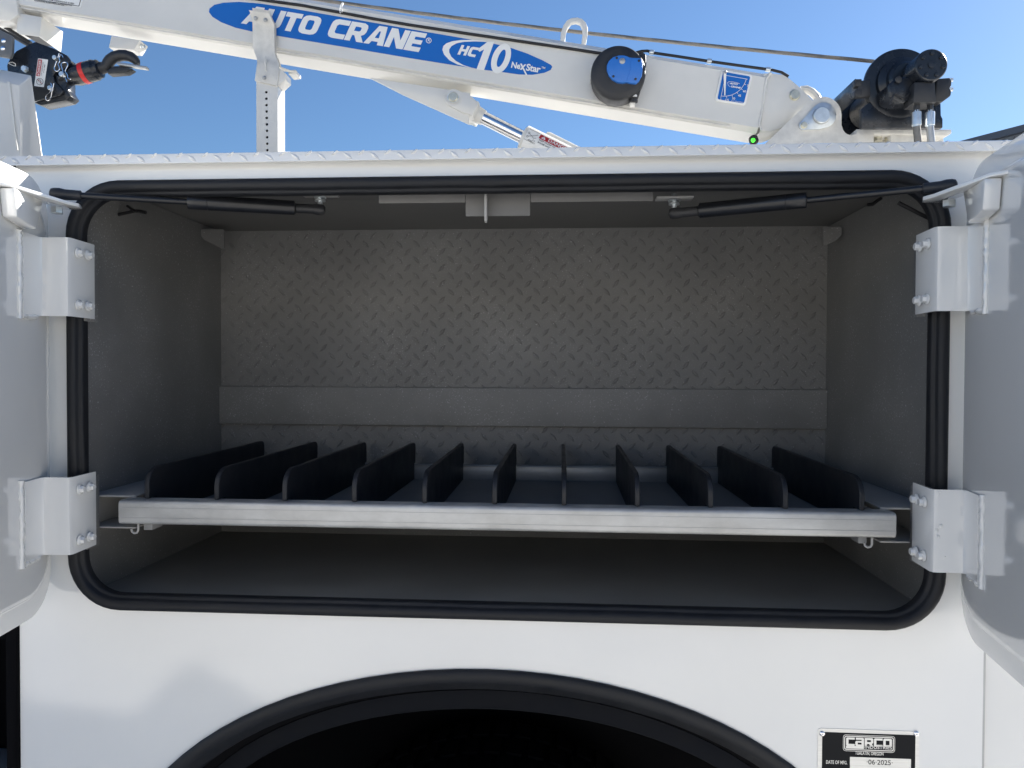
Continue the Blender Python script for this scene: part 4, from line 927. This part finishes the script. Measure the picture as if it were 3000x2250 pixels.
MB().tube([hp(x, y) for x, y in hk], [.016,.017,.0165,.0165,.0165,.0165,.0165,.016,.0150,.0135,.011,.007], 16).build('hook', M['blackm'], block, smooth=60)
MB().prism([hp(x, y, -.014) for x, y in ((1540,1000),(1640,945),(1740,945),(1905,985),(1805,1045),(1640,1060),(1545,1068))], (0,.028,0)).build('hook_bill', M['blackm'], block, bevel=.004)
MB().prism([hp(x, y, -.020) for x, y in ((1668,905),(1700,890),(2112,955),(2108,990),(1690,930))], (0,.016,0)).build('safety_latch', M['galv'], block, bevel=.001)

# ================================================================== white upright in front of the block, grey plate above it
sc = .33906
YU = .93
upr = thing('upright_bracket', 'white tapered sheet-metal upright beside the hook block, its right face in sun', 'bracket', V(W(40, 453, YU).x, YU, 1.0))
def ub(x, y, Y): return W(x, y, Y)
k0 = W(56, 249, YU); k1 = W(56, 453, YU); zb = 1.001
dpt = .052
f_ = [V(k0.x-.30,YU,zb), V(k1.x,YU,zb), V(k0.x,YU,k0.z), V(k0.x-.30,YU,k0.z+.055)]
top_r = W(93, 220, YU+dpt); bot_r = W(125, 452, YU+dpt)
slope = (bot_r.x-top_r.x)/(top_r.z-bot_r.z)
bb_ = [V(k0.x-.30,YU+dpt,zb), V(bot_r.x+slope*(bot_r.z-zb),YU+dpt,zb), V(top_r.x,YU+dpt,top_r.z), V(k0.x-.30,YU+dpt,top_r.z+.062)]
MB().add(f_+bb_, [(0,1,2,3),(1,5,6,2),(2,6,7,3),(4,7,6,5),(0,3,7,4),(0,4,5,1)]).build('upright', M['crane'], upr, bevel=.004)
rb = [W(22, 238, YU-.001), W(30, 241, YU-.001), W(54, 440, YU-.001), W(50, 440, YU-.001)]
MB().prism(rb, (0,-.003,0)).build('upright_fold', M['crane'], upr, bevel=.0005)
pl = thing('marker_plate', 'small dark grey plate with two round bolts at the left edge', 'plate', W(5, 170, YU+.10))
mp = MB().prism(poly([(-30,72),(12,94),(33,104),(36,110),(34,158),(28,170),(-30,160)], YU+.10), (0,.012,0)).build('plate_body', M['clear'], pl, bevel=.003)
MB().box(W(-60,160,YU+.1).x, W(-30,160,YU+.1).x, YU+.1125, YU+.13, 1.001, W(-30,110,YU+.1).z).build('plate_stem', M['crane'], pl, bevel=.001)
sb_ = MB().lathe((0,0,0), (0,-1,0), [(0,.0075),(.003,.0072),(.005,.005),(.0055,.0015)], 18).mesh('plate_bolt', M['chrome'])
for px, py in ((12,120),(10,142)): link('plate_bolt', sb_, pl, W(px, py, YU+.10))

# ================================================================== warehouse far behind on the right
YF = 34.0
wa = W(2845, 410, YF); wb = W(3010, 367, YF)
wh_ = thing('warehouse', 'grey metal warehouse roof showing beyond the truck at the right edge', 'building', (wa.x+14, YF+8, 0))
eave = wa.z-.3; sl2 = (wb.z-wa.z)/(wb.x-wa.x)
x0, x1 = wa.x-1.2, wa.x+26; ridge_x = (x0+x1)/2
zr0 = wa.z+sl2*(x0-wa.x)
zr1 = zr0+sl2*(ridge_x-x0)
MB().prism([V(x0+.5,YF,0), V(x1-.5,YF,0), V(x1-.5,YF,zr0-.1), V(ridge_x,YF,zr1-.5), V(x0+.5,YF,zr0-.1)], (0,18,0)).build('wall', M['siding'], wh_, smooth=0)
rb_ = MB(); x = x0+.8
while x < x1-.6:
    zz = zr0-.35+sl2*(min(x, x0+x1-x)-x0); rb_.box(x, x+.09, YF-.05, YF-.002, 0, zz); x += .45
o = rb_.build('siding_rib', M['siding'], wh_, smooth=0); o['kind'] = 'stuff'
MB().prism([V(x0,YF-.5,zr0), V(ridge_x,YF-.5,zr1), V(x1,YF-.5,zr0), V(x1,YF-.5,zr0-.30), V(ridge_x,YF-.5,zr1-.30), V(x0,YF-.5,zr0-.30)], (0,19,0)).build('roof', M['roofm'], wh_, smooth=0)
MB().box(x0+6, x0+10, YF-.06, YF-.003, 0, 4.2).build('roller_door', M['bracket'], wh_, smooth=0)

# ================================================================== pale building out of view, added to bounce sunlight; it shows in the paint
YO = -24.0
ob = thing('bounce_building', 'long cream concrete building added out of view behind the viewer to bounce sunlight', 'building', (0, YO-6, 0))
MB().box(-32, 30, YO-12, YO, 0, 6.4).build('wall', M['cream'], ob, smooth=0)
MB().box(-32.3, 30.3, YO-12.3, YO+.3, 6.4, 6.9).build('parapet', M['cream'], ob, bevel=.03)
for k in range(7):
    x = -27+k*8.6
    MB().box(x, x+3.6, YO+.002, YO+.05, 0, 4.0).build('roller_door', M['bracket'], ob, smooth=0)
    MB().box(x+4.6, x+7.2, YO+.002, YO+.06, 4.4, 5.6).build('window', M['glass'], ob, smooth=0)
